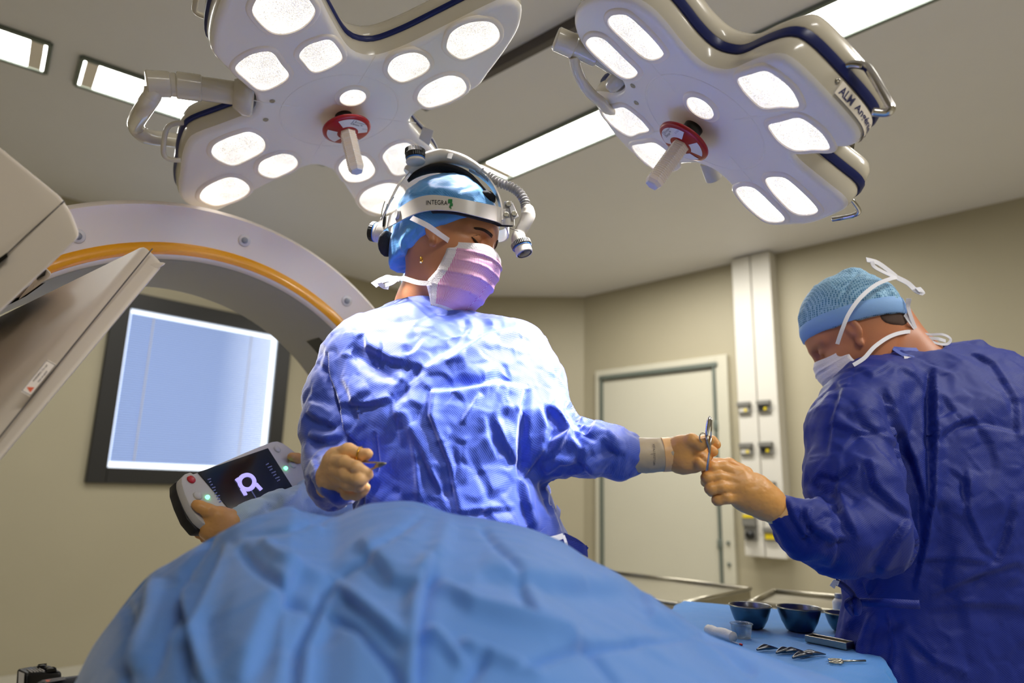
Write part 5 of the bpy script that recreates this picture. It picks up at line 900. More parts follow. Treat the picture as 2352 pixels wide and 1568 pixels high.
# lettering wrapped on the band
tops, bots = np.array(top), np.array(bot)
def bandpt(px, fr, off=.0036):
    i = np.interp(px, [s[0] for s in st], range(len(st))); k = int(i); k = min(k, len(st) - 2); t = i - k; a = tops[k] * (1 - t) + tops[k + 1] * t; b = bots[k] * (1 - t) + bots[k + 1] * t; q = a * (1 - fr) + b * fr; o = q - mid; o[2] = 0; return q + nrm(o) * off
tv = text_vf('INTEGRA', 1.0); w_ = tv[0][:, 0].max() - tv[0][:, 0].min(); hh_ = tv[0][:, 1].max() - tv[0][:, 1].min(); tl = []
for a in tv[0]:
    x = (a[0] - tv[0][:, 0].min()) / w_; y = (a[1] - tv[0][:, 1].min()) / hh_; tl.append(bandpt(981 + x * 47, .64 - y * .30))
part('lettering', (np.array(tl), tv[1]), M['inkd'], band, smooth=False)
for (x, f0, s) in ((1034, .33, .0078), (1036.5, .58, .0052), (1034, .73, .0034), (1035.5, .83, .0020)):
    c = bandpt(x, f0); part('logo_square', box(c, (s, .0005, s), rotz(0.0)), M['green'], band, smooth=False)
pv = bandpt(917, .42); part('pivot_disc', lathe([(.0108, -.002), (.0108, .002), (.0095, .0035), (.008, .003), (.0001, .003)], pv, pv - mid - [0, 0, pv[2] - mid[2]], 32), M['hlg'], hd, auto=50)
# overhead housing
def swel(pts, ysc, n=20):
    q = catmull([P(x, y, Y) for x, y, Y, r in pts], 8); r = catmull([[S(r, Y)] for x, y, Y, r in pts], 8)[:, 0]; V, F = tube(q, r, n); c = np.repeat(q, n, 0); V[:, 1] = c[:, 1] + (V[:, 1] - c[:, 1]) * ysc; return V, F
part('top_housing', swel([(938, 399, 1.285, 13), (945, 390, 1.284, 16), (962, 379, 1.282, 17), (985, 368, 1.28, 18), (1012, 361, 1.277, 17), (1040, 363, 1.273, 15), (1068, 371, 1.268, 12.5), (1093, 384, 1.262, 10), (1108, 395, 1.258, 9)], 1.7), M['hl'], hd, auto=60)
part('housing_clip', hexa([P(*a) for a in ((1029, 352, 1.252), (1042, 352, 1.252), (1037, 365, 1.247), (1026, 363, 1.247), (1029, 350, 1.262), (1042, 350, 1.262), (1037, 364, 1.257), (1026, 362, 1.257))], .0005), M['hlg'], hd, smooth=False)
part('overhead_padding', swel([(937, 416, 1.285, 3), (955, 401, 1.284, 6), (985, 389, 1.282, 8), (1015, 386, 1.278, 9), (1045, 391, 1.273, 9), (1070, 402, 1.268, 9), (1092, 420, 1.262, 8), (1112, 442, 1.256, 7)], 2.2), M['pad'], hd)
V, F = surf(lambda p: ell(p, P(1116, 456, 1.262), (.020, .026, .013)) + .0015 * noise(p * 260), P(1116, 454, 1.255) - .045, P(1116, 454, 1.255) + .045, .002); part('front_padding', (V, F), M['pad'], hd)
part('front_arch', ribbon(catmull([P(*a) for a in ((1078, 384, 1.266), (1100, 397, 1.262), (1124, 418, 1.256), (1142, 448, 1.252), (1151, 480, 1.25), (1152, 512, 1.25))], 10), np.interp(np.linspace(0, 1, 51), [0, .6, 1], [.022, .022, .034]), (.9, .1, .3), .0032), M['hl'], hd, auto=50)
for k in range(2): part('cable', tubepx([(940 - k * 4, 396 + k * 4, 1.27), (920 - k * 3, 420, 1.262), (902 - k * 3, 452, 1.262), (888 - k * 3, 482, 1.27), (876 - k * 2, 505, 1.28)], 1.6, 8), M['hl'], hd)
def knob(c, ax, r, h, base):
    ax = nrm(ax); V, F = lathe([(r * .9, 0), (r, h * .15), (r, h * .85), (r * .93, h), (.0001, h * 1.02)], c, ax, 72); n = len(V); rr = np.arange(72) % 2
    for k in (1, 2):
        for j in range(72):
            if j % 3 == 0: V[k * 72 + j] = c + (V[k * 72 + j] - c) * .97 + ax * ((V[k * 72 + j] - c) @ ax) * .03
    o = part('knob', (V, F), M['black'], hd, auto=30); part('knob_ring', lathe([(r * .86, -h * .22), (r * .97, -h * .18), (r * .97, 0), (r * .8, .0005)], c, ax, 40), M['blue'], o); part('knob_base', lathe([(r * .95, -h * .75), (r * 1.0, -h * .6), (r * .93, -h * .2)], c, ax, 40), M['hl'], o)
    return o
part('knob_ribs', merge(*[box(P(953, 357, 1.245) + rotz(a) @ np.array([.0196, 0, 0]) * [1, 1, 1] + np.array([0, 0, .0068]) - np.array([.0, 0, 0]), (.0016, .0011, .0095), rotz(a)) for a in np.linspace(0, 6.283, 40, endpoint=False)]), M['black'], hd, smooth=False)
knob(P(954, 364, 1.245), (-.12, -.05, 1), .0195, .0115, 0)
rk = P(864, 533, 1.315); rax = nrm(-WB[:, 0] + np.array([.0, -.15, .05])); knob(rk, rax, .0208, .0105, 0)
part('rear_housing', lathe([(.013, -.022), (.019, -.012), (.0205, -.004), (.019, .001), (.0001, .001)], rk, rax, 36), M['hl'], hd, auto=50)
V, F = surf(lambda p: ell((p - P(889, 560, 1.30)) @ WB, (0, 0, 0), (.008, .030, .026)) + .0008 * noise(p * 200), P(889, 560, 1.30) - .06, P(889, 560, 1.30) + .06, .0025); part('rear_padding', (V, F), M['pad'], hd)
part('rear_strap', ribbon(catmull([P(*a) for a in ((903, 453, 1.285), (890, 475, 1.287), (882, 500, 1.29), (880, 520, 1.295))], 8), .016, (-.9, -.3, .2), .003), M['pad'], hd)
part('rear_clip', merge(tubepx([(884, 462, 1.262), (878, 482, 1.268), (876, 498, 1.272)], 1.3, 8), tubepx([(890, 468, 1.262), (886, 484, 1.268)], 1.5, 8)), M['steel'], hd)
part('arm_collar', tubepx([(1098, 388, 1.258), (1110, 396, 1.257), (1126, 409, 1.255)], 10.5, 20, 4), M['hlg'], hd, auto=50)
gp = catmull([P(*a) for a in ((1120, 404, 1.255), (1142, 418, 1.253), (1168, 427, 1.25), (1190, 440, 1.246), (1204, 460, 1.243), (1208, 478, 1.242))], 30); gn = len(gp); part('corrugated_arm', tube(gp, S(10.4, 1.25) + .0016 * np.sin(np.arange(gn) * 2 * math.pi / 8.3), 20), M['hlg'], hd)
part('lamp_housing', tube(catmull([P(*a) for a in ((1207, 472, 1.242), (1212, 484, 1.242), (1212, 497, 1.242), (1205, 514, 1.242), (1195, 532, 1.243), (1191, 546, 1.243), (1195, 558, 1.243))], 10), np.interp(np.linspace(0, 1, 61), [0, .12, .3, .5, .68, .85, 1], [.007, .0125, .0145, .0125, .0115, .0145, .017]), 28), M['hl'], hd, auto=60)
lp = bpy.data.objects['lamp_housing']; la = P(1195, 556, 1.243); lb_ = P(1207, 588, 1.238); lv = nrm(lb_ - la); part('lens_ring', lathe([(.0165, 0), (.0192, .002), (.0192, .010), (.0175, .012)] , la, lv, 60), M['black'], lp, auto=30)
part('lens_grip', merge(*[box(la + lv * .006 + frame(lv) @ np.array([.0192 * math.cos(a), .0192 * math.sin(a), 0]), (.0014, .0012, .0085), frame(lv) @ rotz(a)) for a in np.linspace(0, 6.283, 36, endpoint=False)]), M['ltab'], lp, smooth=False)
part('lens_blue_ring', lathe([(.0175, .0115), (.0182, .0125), (.0175, .0135)], la, lv, 40, cap=False), M['blue'], lp); part('lens_barrel', lathe([(.0165, .012), (.0165, .026), (.0150, .0275), (.0145, .0265)], la, lv, 40, cap=False), M['hl'], lp, auto=40); part('lens', lathe([(.0150, .0262), (.011, .0268), (.0001, .0272)], la, lv, 36), M['lens'], lp)
part('lamp_seam', tubepx([(1172, 524, 1.231), (1190, 531, 1.228)], .9, 6, 1), M['seam'], lp)
part('bracket', merge(hexa(H8([(1142, 480), (1160, 484), (1158, 503), (1142, 508)], [(1142, 480), (1160, 484), (1158, 503), (1142, 508)], (1.238,) * 4, (1.244,) * 4), .001), hexa(H8([(1158, 462), (1176, 462), (1172, 500), (1154, 500)], [(1158, 462), (1176, 462), (1172, 500), (1154, 500)], (1.237,) * 4, (1.242,) * 4), .001), hexa(H8([(1166, 462), (1178, 466), (1192, 498), (1176, 506)], [(1166, 462), (1178, 466), (1192, 498), (1176, 506)], (1.235,) * 4, (1.240,) * 4), .001)), M['hlg'], hd, smooth=False)
for x, y in ((1168, 469), (1163, 493), (1181, 491)): part('screw', lathe([(.0056, 0), (.0056, .002), (.0045, .003), (.0012, .003), (.001, .002), (.0001, .002)], P(x, y, 1.235), (0, -1, 0), 16), M['steel'], hd, auto=40)
# ---------------- man
MY = 1.50
ma = thing('person', 'person seen from behind in a dark blue gown and light blue dotted cap', 'person', (P(2150, 1000, MY)[0], MY + .03, 0))
ba = math.radians(25); MB_ = basis((-math.cos(ba), math.sin(ba), 0), math.radians(30), math.radians(2))
MH = P(1968, 764, MY - .02) - l2w(np.zeros(3), MB_, (.006, .079, -.01))
MSC = 1.06
def mbody(p):
    q = (p - MH) @ MB_ / MSC; d = head_sdf(q) * MSC
    d = smin(d, cone(p, P(2035, 735, MY + .08), P(2100, 850, MY + .06), .058, .066), .03); d = smin(d, cone(p, P(2100, 850, MY + .06), P(2120, 950, MY + .06), .07, .12), .04); return d
V, F = surf(mbody, MH - .17, np.maximum(MH + .19, P(2190, 850, MY + .16)), .003); part('body', (V, F), M['skin2'], ma)
eyes(ma, MH, MB_ * 1.0, (1,))
def mcap(p):
    q = (p - MH) @ MB_ / MSC; d = ell(q, (-.012, 0, .036), (.108, .088, .108)); n = nrm([-.30, 0, 1.0]); cut = -((q - [.09, 0, .042]) @ n); d = smax(d, cut, .008)
    return smin(d, ell(q, (-.07, .015, .115), (.022, .018, .020)), .02) * MSC
V, F = cloth_mesh(mcap, MH - .17, MH + .19, .003, None, .05, .002, [([(1970, 620), (1940, 660), (1925, 700)], .002, 8, 's'), ([(2030, 640), (2050, 680), (2040, 710)], -.004, 7, 's'), ([(1990, 612), (1960, 640), (1935, 690)], -.002, 8, 's'), ([(2075, 660), (2085, 700), (2083, 730)], -.003, 6, 's')], .002)
mcp = mat('cap_dotted', (128, 178, 214), .7, bump=.15, bscale=90); nt = mcp.node_tree; b = nt.nodes['Principled BSDF']; tc = nd(nt, 'ShaderNodeTexCoord'); vo = nd(nt, 'ShaderNodeTexVoronoi'); vo.inputs['Scale'].default_value = 200; vo.inputs['Randomness'].default_value = .15; nt.links.new(tc.outputs['Object'], vo.inputs['Vector'])
cr = nd(nt, 'ShaderNodeValToRGB'); cr.color_ramp.elements[0].position = .30; cr.color_ramp.elements[1].position = .5; cr.color_ramp.elements[0].color = (*srgb(40, 112, 160), 1); cr.color_ramp.elements[1].color = (*srgb(150, 192, 220), 1); nt.links.new(vo.outputs['Distance'], cr.inputs[0]); nt.links.new(cr.outputs[0], b.inputs['Base Color'])
part('cap', (V, F), mcp, ma)
mrim = mat('cap_rim', (130, 172, 225), .7, bump=.2, bscale=150)
nr = nrm([-.30, 0, 1.0]); rimv = []
for k, (h, o) in enumerate(((.0, .001), (.004, .004), (.02, .0045), (.034, .003), (.036, -.001))):
    for a in np.linspace(0, 2 * math.pi, 72, endpoint=False):
        c = np.array([.09, 0, .042]) + nr * h; x = -.012 + (.108) * math.cos(a); z0 = c[2] + (-(x - c[0]) * nr[0]) / nr[2]; kz = max(0, 1 - ((z0 - .036) / .108) ** 2) ** .5
        x = -.012 + .108 * kz * math.cos(a); z0 = c[2] + (-(x - c[0]) * nr[0]) / nr[2]; y = .088 * kz * math.sin(a); rimv.append(l2w(MH, MB_, np.array([x + math.cos(a) * o, y + math.sin(a) * o, z0]) * MSC))
part('cap_rim', (np.array(rimv), [[k * 72 + j, k * 72 + (j + 1) % 72, (k + 1) * 72 + (j + 1) % 72, (k + 1) * 72 + j] for k in range(4) for j in range(72)]), mrim, ma)
facemask(ma, MH, MB_, M['dots'], M['dots'], MSC, .6)
part('nape_hair', surf(lambda p: np.maximum((lambda q: ell(q, (-.07, 0, -.004), (.050, .070, .032)))((p - MH) @ MB_ / MSC), mbody(p) - .0018), MH - .13, MH + .13, .003), M['hair'], ma)
tie('mask_tie', ma, [(1923, 790, MY - .075), (1935, 755, MY - .09), (1950, 720, MY - .095), (1975, 685, MY - .09), (2010, 655, MY - .07), (2045, 640, MY - .045), (2060, 637, MY - .02)], .0085)
tie('mask_tie', ma, [(1960, 838, MY - .07), (1985, 822, MY - .065), (2010, 795, MY - .055), (2045, 772, MY - .03), (2080, 762, MY + .0), (2107, 763, MY + .02)], .0085)
part('tie_bow', merge(*[ribbon(catmull([P(*a) for a in c], 8), w, (0, -1, .2), .001)[:2] for c, w in (([(2060, 637, MY - .02), (2085, 650, MY - .02), (2105, 668, MY - .03), (2118, 672, MY - .04), (2108, 660, MY - .03)], .013), ([(2060, 636, MY - .02), (2040, 620, MY - .03), (2015, 603, MY - .04), (1990, 596, MY - .05)], .012), ([(2060, 638, MY - .02), (2030, 625, MY - .04), (2008, 612, MY - .05), (2003, 600, MY - .05)], .009), ([(2107, 763, MY + .02), (2095, 735, MY + .0), (2086, 705, MY - .02), (2088, 685, MY - .03)], .011), ([(2107, 763, MY + .02), (2090, 740, MY + .0), (2078, 722, MY - .01)], .009), ([(2107, 763, MY + .02), (2135, 768, MY + .01), (2165, 768, MY + .0), (2183, 778, MY), (2175, 790, MY), (2150, 788, MY), (2130, 776, MY + .01)], .006), ([(2107, 763, MY + .02), (2130, 775, MY + .01), (2155, 778, MY), (2172, 783, MY)], .008))]), M['tie'], ma, smooth=False)
Mrows = [(793, 2215, 20, .05, .06), (806, 2165, 128, .06, .06), (830, 2160, 195, .085, .05), (870, 2165, 250, .11, .04), (930, 2175, 285, .135, .03), (1020, 2185, 285, .15, .02), (1150, 2195, 272, .155, .0), (1280, 2207, 250, .15, .0), (1385, 2212, 240, .14, .0), (1470, 2212, 250, .145, .0), (1568, 2212, 268, .15, .0), (2500, 2210, 290, .16, .04)]
mt_ = rowsfn(Mrows, MY)
mA = wg((2020, 900, MY - .02, 84), (1985, 935, MY - .05, 84), (1950, 990, MY - .09, 88), (1960, 1110, MY - .14, 98), (1985, 1215, MY - .17, 98), (1925, 1235, MY - .20, 78), (1850, 1215, MY - .225, 62), (1805, 1185, MY - .24, 40), (1796, 1178, MY - .245, 34))
mA2 = wg((2330, 920, MY + .1, 80), (2380, 1100, MY + .12, 72), (2340, 1240, MY + .2, 60), (2180, 1260, MY + .28, 42))
def mgown(p):
    d = mt_(p)
    for A, kk in ((mA, .022), (mA2, .03)):
        da = None
        for (a, ra), (b, rb) in zip(A[:-1], A[1:]): q = cone(p, a, b, ra, rb); da = q if da is None else smin(da, q, .02)
        d = smin(d, da, kk)
    return smax(d, -cone(p, P(2060, 740, MY + .04), P(2105, 835, MY + .055), .068, .068), .004)
def C5(pts): return [(x / 1.556 + 1780, y / 1.556 + 560) for x, y in pts]
SM = [(C5([(560, 440), (567, 560), (565, 700), (560, 900), (530, 1080), (495, 1240)]), -.012, 8, 's'), (C5([(555, 450), (548, 600), (560, 760)]), -.008, 8, 'v'), (C5([(480, 400), (550, 430), (640, 460)]), .006, 7, 's'), (C5([(390, 510), (430, 640), (490, 770), (530, 900), (525, 1060)]), -.012, 10, 's'), (C5([(240, 510), (205, 620), (190, 760)]), -.006, 8, 's'), (C5([(190, 640), (300, 680), (410, 660)]), -.006, 9, 's'), (C5([(215, 600), (300, 660), (440, 690)]), .005, 10, 's'), (C5([(270, 560), (330, 650), (440, 720), (500, 780)]), -.006, 10, 's'), (C5([(150, 830), (215, 850), (290, 790)]), -.008, 8, 'v'), (C5([(210, 850), (240, 960), (290, 1060)]), -.010, 9, 's'), (C5([(330, 760), (350, 860), (420, 930), (490, 980)]), -.009, 10, 's'), (C5([(120, 860), (160, 900), (215, 960)]), .008, 9, 's'), (C5([(90, 940), (130, 1020), (200, 1060), (290, 1060)]), -.009, 9, 's'),
      (C5([(30, 910), (70, 990), (130, 1080)]), -.006, 7, 's'), (C5([(130, 940), (110, 1030), (200, 980)]), .008, 7, 's'), (C5([(200, 1160), (230, 1080), (200, 1010)]), -.008, 9, 's'), (C5([(490, 980), (430, 1060), (390, 1130), (360, 1180)]), -.010, 9, 's'), (C5([(700, 390), (780, 430), (860, 560), (870, 700)]), -.006, 8, 's'), (C5([(580, 700), (640, 650), (720, 620)]), -.008, 9, 's'), (C5([(650, 660), (760, 650), (890, 680)]), .005, 9, 's'), (C5([(680, 780), (690, 960), (740, 1080), (800, 1140)]), -.005, 8, 's'), (C5([(860, 900), (830, 1060), (790, 1130)]), -.006, 9, 's'), (C5([(500, 1130), (640, 1130), (760, 1140)]), -.005, 8, 's'), (C5([(560, 1260), (720, 1190), (880, 1140)]), -.007, 12, 's'), (C5([(540, 1310), (700, 1290), (880, 1300)]), -.005, 12, 's'),
      (C5([(330, 1320), (290, 1440), (290, 1568)]), -.008, 9, 's'), (C5([(360, 1320), (330, 1420), (320, 1568)]), .006, 9, 's'), (C5([(400, 1310), (420, 1440), (400, 1568)]), -.006, 9, 's'), (C5([(470, 1400), (580, 1500), (720, 1560)]), -.005, 9, 's'), (C5([(270, 1340), (250, 1420), (230, 1500)]), .006, 8, 's'), (C5([(310, 1200), (330, 1250), (360, 1190)]), -.006, 8, 's'), (C5([(280, 440), (350, 470), (420, 430)]), -.005, 9, 's'), (C5([(600, 540), (640, 600), (560, 640)]), -.004, 8, 's'), (C5([(620, 800), (690, 850), (680, 900)]), -.004, 7, 's'), (C5([(440, 440), (500, 470), (545, 520)]), -.005, 8, 's')]
zz = np.r_[np.arange(.06, .84, .02), np.arange(.84, 1.62, .0048)]
rr_ = mA; lo = np.array([min(p[0] - r for p, r in mA) - .03, 1.10, 0]); hi = np.array([P(2500, 900, MY)[0] + .1, 1.86, 2])
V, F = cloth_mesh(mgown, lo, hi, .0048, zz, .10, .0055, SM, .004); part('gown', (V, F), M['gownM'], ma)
part('gown_collar', merge(ribbon(catmull([P(*a) for a in ((2050, 800, MY - .01), (2085, 803, MY - .015), (2120, 803, MY + .0), (2150, 796, MY + .02), (2200, 792, MY + .05))], 8), .012, (.2, -1, .5), .0015)[:2], ribbon(catmull([P(*a) for a in ((2052, 801, MY - .02), (2075, 815, MY - .03), (2100, 822, MY - .03))], 8), .010, (.2, -1, .3), .0015)[:2]), M['gownW'], ma, smooth=False)
part('neck_tab', hexa([P(*a) for a in ((2076, 817, 1.462), (2094, 820, 1.462), (2094, 831, 1.458), (2078, 829, 1.458), (2076, 817, 1.466), (2094, 820, 1.466), (2094, 831, 1.462), (2078, 829, 1.462))]), M['tie'], ma, smooth=False)
tY = MY - .150
part('waist_tie', merge(ribbon(catmull([P(*a) for a in ((1966, 1384, tY + .06), (2000, 1383, tY + .02), (2050, 1385, tY - .005), (2100, 1388, tY - .012), (2112, 1388, tY - .012))], 8), .016, (-.1, -1, 0), .0015)[:2], ribbon(catmull([P(*a) for a in ((1968, 1384, tY + .05), (1958, 1365, tY + .02), (1938, 1346, tY + .0), (1920, 1336, tY - .01))], 8), np.linspace(.014, .012, 25), (-.1, -1, .3), .0015)[:2], ribbon(catmull([P(*a) for a in ((1968, 1382, tY + .05), (1955, 1378, tY + .02), (1946, 1390, tY + .01), (1960, 1410, tY + .02))], 8), .012, (-.1, -1, .3), .0015)[:2], surf(lambda p: ell(p, P(1967, 1392, tY + .02), (.010, .010, .018)), P(1967, 1392, tY + .02) - .025, P(1967, 1392, tY + .02) + .025, .003)), M['gownM'], ma, smooth=True)
part('tie_end', ribbon([P(*a) for a in ((1926, 1340, tY - .011), (1918, 1336, tY - .012), (1911, 1348, tY - .012))], .010, (0, -1, 0), .001), M['tie'], ma, smooth=False)
for x in (.90, 1.16): part('shoe', surf(lambda p, x=x: np.maximum(ell(p, (x, MY + .03, .02), (.05, .14, .07)), -p[:, 2]), (x - .07, MY - .14, -.01), (x + .07, MY + .2, .12), .008), M['white'], ma)
mg = hand('glove', [[(1790, 1172, 1.255, 31), (1765, 1155, 1.25, 36), (1730, 1130, 1.245, 41), (1700, 1112, 1.24, 35)], [(1745, 1148, 1.245, 33), (1708, 1138, 1.24, 30)],
    [(1695, 1092, 1.235, 19), (1662, 1074, 1.23, 13.5), (1636, 1074, 1.225, 12), (1622, 1083, 1.232, 10)], [(1690, 1104, 1.232, 17), (1650, 1094, 1.222, 13), (1624, 1097, 1.22, 12), (1620, 1107, 1.24, 10)],
    [(1692, 1122, 1.23, 17), (1655, 1117, 1.218, 13.5), (1632, 1122, 1.218, 12), (1634, 1130, 1.24, 10)], [(1700, 1140, 1.232, 16), (1668, 1142, 1.222, 13), (1648, 1148, 1.225, 11), (1652, 1152, 1.245, 9)], [(1712, 1088, 1.268, 17), (1675, 1066, 1.268, 13), (1648, 1064, 1.258, 11), (1630, 1062, 1.245, 9.5)]], M['glove2'], ma, label='glove reaching for the scissors')
cf = catmull([P(*a) for a in ((1750, 1152, 1.252), (1775, 1165, 1.255), (1790, 1173, 1.256), (1806, 1181, 1.26))], 10); part('cuff', (lambda v: (v[0] + (.0012 * crumple(v[0], .03))[:, None] * nrm([0, -1, .3]), v[1]))(tube(cf, np.interp(np.linspace(0, 1, len(cf)), [0, .3, .8, 1], [S(39, 1.25), S(35, 1.25), S(36, 1.25), S(39.5, 1.25)]), 56)), M['glove'], mg)
# ---------------- assistant behind with the tablet
AY = 1.78
aw = thing('person', 'person mostly hidden behind the lit one, grey-blue sleeve, holding the tablet with gloved hands', 'person', (P(1000, 900, AY)[0], AY, 0))
AH = P(1010, 700, AY); AB = basis((-.75, -.66, 0), math.radians(25), 0)
def abody(p): q = (p - AH) @ AB; return smin(head_sdf(q), cone(p, AH - [0, -.01, .06], AH - [0, -.04, .22], .05, .06), .03)
part('body', surf(abody, AH - [.15, .15, .25], AH + .15, .0045), M['skin2'], aw)
part('cap', surf(lambda p: (lambda q: smax(ell(q, (-.012, 0, .036), (.108, .088, .108)), -(q[:, 2] - .03 + q[:, 0] * -.1), .006))((p - AH) @ AB), AH - .16, AH + .17, .0045), M['capW'], aw)
facemask(aw, AH, AB, M['dots'], M['dots'], 1.0, .5)
Ar = [(768, 1000, 60, .06, .0), (790, 1000, 140, .08, 0), (830, 995, 195, .10, 0), (950, 985, 205, .12, 0), (1100, 970, 200, .12, 0), (1400, 960, 210, .13, 0), (2000, 960, 220, .14, 0)]
at = rowsfn(Ar, AY)
aR = wg((840, 850, AY, 50), (800, 1000, AY - .06, 50), (800, 1140, AY - .10, 48), (720, 1150, AY - .22, 40), (640, 1168, AY - .36, 34), (570, 1188, AY - .41, 29), (537, 1196, AY - .43, 25))
aL = wg((850, 880, AY + .03, 45), (800, 1010, AY + .02, 42), (755, 1080, AY - .02, 36), (715, 1080, AY - .06, 26))
def agown(p):
    d = at(p)
    for A in (aR, aL):
        for (a, ra), (b, rb) in zip(A[:-1], A[1:]): d = smin(d, cone(p, a, b, ra, rb), .025)
    return d
zz = np.r_[np.arange(.06, .85, .03), np.arange(.85, 1.6, .007)]
V, F = cloth_mesh(agown, np.array([min(p[0] - r for p, r in aR) - .03, 1.30, 0]), np.array([P(1260, 900, AY)[0], 1.96, 2]), .007, zz, .07, .006, [([(570, 1190), (600, 1175), (615, 1150)], -.006, 7, 's'), ([(620, 1180), (640, 1160), (650, 1140)], .006, 7, 's'), ([(660, 1160), (690, 1130), (700, 1110)], -.006, 7, 's'), ([(700, 1150), (740, 1140)], -.006, 9, 's')], .006); part('gown', (V, F), M['gownG'], aw)
for x in (-.30, -.10): part('shoe', surf(lambda p, x=x: np.maximum(ell(p, (x, AY - .05, .02), (.045, .13, .07)), -p[:, 2]), (x - .07, AY - .22, -.01), (x + .07, AY + .12, .12), .008), M['white'], aw)
hand('glove', [[(545, 1198, 1.36, 24), (525, 1198, 1.345, 26), (503, 1196, 1.325, 29), (488, 1198, 1.32, 27)], [(512, 1212, 1.33, 25), (485, 1216, 1.325, 23)], [(500, 1184, 1.31, 18), (478, 1172, 1.297, 13), (460, 1163, 1.292, 11.5), (451, 1158, 1.292, 10)], [(485, 1196, 1.33, 16), (464, 1202, 1.352, 12), (450, 1204, 1.345, 10)], [(485, 1209, 1.332, 15), (462, 1214, 1.35, 12), (448, 1214, 1.34, 10)], [(492, 1221, 1.335, 14), (470, 1227, 1.35, 11), (457, 1226, 1.34, 9.5)], [(502, 1230, 1.335, 12), (483, 1237, 1.345, 10), (470, 1236, 1.34, 9)]], M['glove2'], aw, .0028, label='glove holding the lower corner of the tablet')
hand('glove', [[(722, 1080, 1.71, 22), (705, 1075, 1.68, 23), (695, 1072, 1.66, 22)], [(705, 1085, 1.68, 20), (692, 1084, 1.66, 18)], [(700, 1058, 1.66, 13), (682, 1052, 1.61, 11), (670, 1048, 1.58, 9)], [(695, 1068, 1.66, 12), (685, 1064, 1.68, 10)], [(695, 1078, 1.66, 12), (684, 1076, 1.68, 10)], [(697, 1088, 1.66, 12), (686, 1088, 1.68, 10)], [(700, 1098, 1.66, 11), (690, 1100, 1.68, 9)]], M['glove2'], aw, .0028, label='glove at the far edge of the tablet')
# tablet
tb = thing('control_tablet', 'grey handheld tablet with glowing ring icon, held at a slant behind the drape', 'tablet', P(560, 1120, 1.42))
TQ = dict(tl=P(455, 1090, 1.345), tr=P(620, 1030, 1.56), bl=P(535, 1180, 1.36), br=P(668, 1120, 1.56))
tex = nrm(TQ['tr'] - TQ['tl']); tey = TQ['tl'] - TQ['bl']; tey = nrm(tey - tex * (tey @ tex)); tn = nrm(np.cross(tex, tey)); tn = tn if tn @ ray(560, 1110) < 0 else -tn
tc0 = sum(TQ.values()) / 4
def TT(px, py, off=0.0):
    q = PPL(px, py, tc0, tn); return q + tn * off
shell_o = [(455, 1085), (610, 1020), (640, 1015), (668, 1032), (700, 1062), (712, 1100), (712, 1130), (668, 1132), (530, 1190), (497, 1205), (470, 1205), (445, 1180), (425, 1140), (415, 1105), (422, 1090), (440, 1084)]
def disc(px, py, r, off, m, nm, par): return part(nm, lathe([(r, 0), (r, .003), (r * .8, .0045), (.0001, .0045)], TT(px, py, off), tn, 24), M[m], par)
part('tablet_shell', prism([TT(x, y, .002) for x, y in resample(catmull(shell_o, 6, True), 60, True)], -tn * .022, .003), M['ltab'], tb, auto=40)
part('grip_back', prism([TT(x, y, -.014) for x, y in [(413, 1095), (430, 1088), (470, 1160), (500, 1208), (462, 1206), (440, 1180), (424, 1145), (414, 1115)]], -tn * .022, .004), M['black'], tb, auto=40)
sc_ = part('screen', prism([TT(*p, .0025) for p in ((452, 1087), (613, 1031), (669, 1119), (533, 1182))], tn * .0012), M['screen'], tb, smooth=False)
ic = TT(564, 1110, .0045); L_ = np.linalg.norm(TT(600, 1098) - TT(530, 1122)) / 75
def ringpx(cx, cy, r, th): return tube([TT(cx + r * math.cos(a) , cy + r * .98 * math.sin(a), .004) for a in np.linspace(0, 6.283, 40, endpoint=False)], th, 8, closed=True)
def barpx(a, b, th): return tube([TT(*a, .004), TT(*b, .004)], th, 8)
k_ = np.linalg.norm(TT(574, 1110) - TT(554, 1110)) / 20
part('ring_icon', merge(ringpx(564, 1110, 17, 4.2 * k_), barpx((540, 1102), (548, 1112), 4.5 * k_), barpx((552, 1125), (561, 1140), 4 * k_), barpx((584, 1114), (597, 1128), 4 * k_), barpx((548, 1112), (560, 1140), 2 * k_)), M['icon'], sc_)
part('screen_text', merge(*[barpx((474 + i * 3.4, 1104 + i * 6.4), (474 + i * 3.4 + (4 if i % 3 else 7), 1104 + i * 6.4 - 2.2), 1.0 * k_) for i in range(9)], *[barpx((608 + i * 4.3, 1070 + i * 6.2), (608 + i * 4.3 + (9 if i % 2 else 6), 1070 + i * 6.2 - 3.5), 1.0 * k_) for i in range(7)], barpx((575, 1130), (586, 1148), 1.2 * k_)), M['icont'], sc_)
disc(437, 1103, .0085, .0015, 'redb', 'stop_button', tb); disc(635, 1033, .0085, .0015, 'ltab', 'round_button', tb); disc(474, 1144, .0042, .002, 'led', 'status_light', tb); disc(654, 1077, .0045, .002, 'led', 'status_light', tb); disc(452, 1140, .009, .001, 'ltab', 'jog_button', tb); disc(670, 1068, .010, .001, 'ltab', 'jog_button', tb)
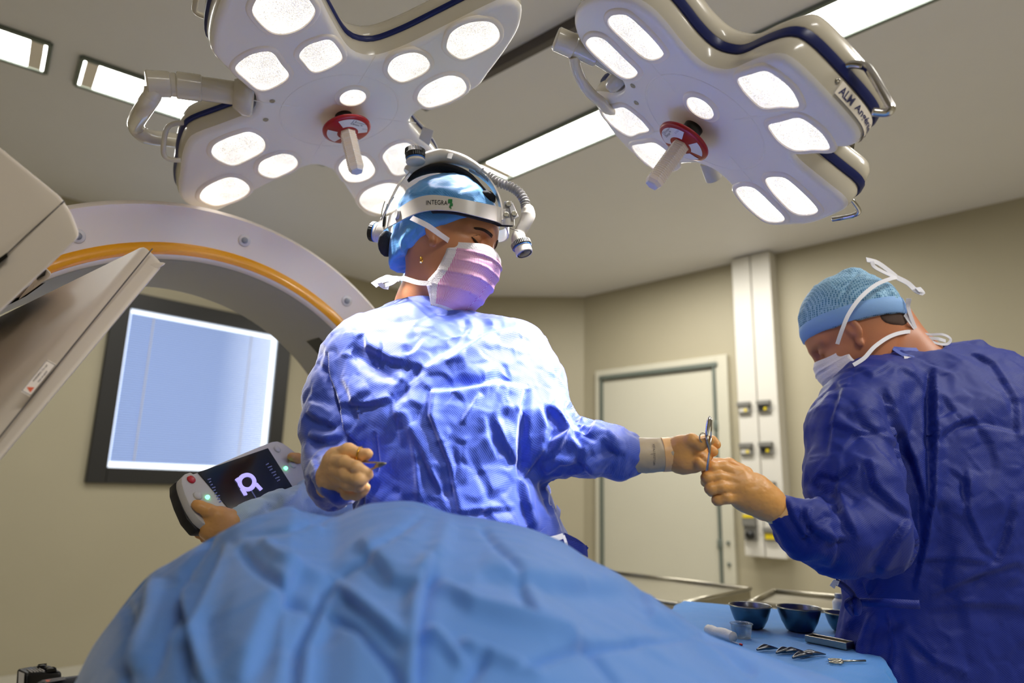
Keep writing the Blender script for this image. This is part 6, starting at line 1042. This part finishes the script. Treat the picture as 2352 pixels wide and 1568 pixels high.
# ---------------- instruments in the hands
nh = thing('needle_holder', 'gold-ringed needle holder curled in the glove at her chest', 'surgical instrument', P(850, 1065, 1.045))
def ringh(c, ax, r, th, m, nm, par, sx=1.0): Fm = frame(ax); return part(nm, tube([np.asarray(c) + Fm @ np.array([r * sx * math.cos(a), r * math.sin(a), 0]) for a in np.linspace(0, 6.283, 36, endpoint=False)], th, 10, closed=True), M[m], par)
ringh(P(827, 1045, 1.058), nrm([1, -.15, -.12]), .0125, .0015, 'gold', 'finger_ring', nh); ringh(P(832, 1112, 1.06), nrm([1, -.2, -.1]), .011, .0015, 'gold', 'finger_ring', nh)
part('shank', tube(catmull([P(*a) for a in ((829, 1059, 1.056), (845, 1061, 1.045), (866, 1062, 1.035), (878, 1064, 1.03))], 6), .0017, 8), M['steel'], nh); part('shank', tube(catmull([P(*a) for a in ((832, 1100, 1.058), (838, 1085, 1.05), (858, 1075, 1.04), (876, 1068, 1.03))], 6), .0017, 8), M['steel'], nh)
part('jaw', tube([P(862, 1070, 1.037), P(872, 1067, 1.033), P(880, 1065, 1.03), P(887, 1064, 1.027)], [.0024, .0042, .0030, .0012], 10), M['steel'], nh); part('post', tube([P(829, 1058, 1.056), P(831, 1070, 1.056)], .0022, 8), M['gold'], nh)
sc = thing('scissors', 'bright steel scissors upright between the two meeting gloves', 'scissors', P(1628, 1010, 1.2))
part('blade', tube([P(*a) for a in ((1622, 1003, 1.185), (1624, 992, 1.183), (1627, 975, 1.181), (1629, 962, 1.18), (1630, 955, 1.18))], [.0024, .0032, .0040, .0034, .001], 10), M['chrome'], sc)
part('blade', tube([P(*a) for a in ((1632, 1010, 1.184), (1634, 985, 1.182), (1634.5, 965, 1.182), (1632, 957, 1.182))], [.0014, .0016, .0014, .0008], 8), M['chrome'], sc)
part('shank', tube([P(*a) for a in ((1624, 1000, 1.184), (1625, 1015, 1.185), (1630, 1035, 1.19), (1625, 1080, 1.195))], [.0028, .0024, .0020, .0014], 10), M['steel'], sc); part('shank', tube([P(*a) for a in ((1633, 1005, 1.183), (1630, 1035, 1.19), (1622, 1081, 1.194))], [.0014, .0018, .0013], 8), M['chrome'], sc)
ringh(P(1615, 1005, 1.19), nrm([.25, -1, 0]), .0085, .0011, 'steel', 'finger_ring', sc, .8)
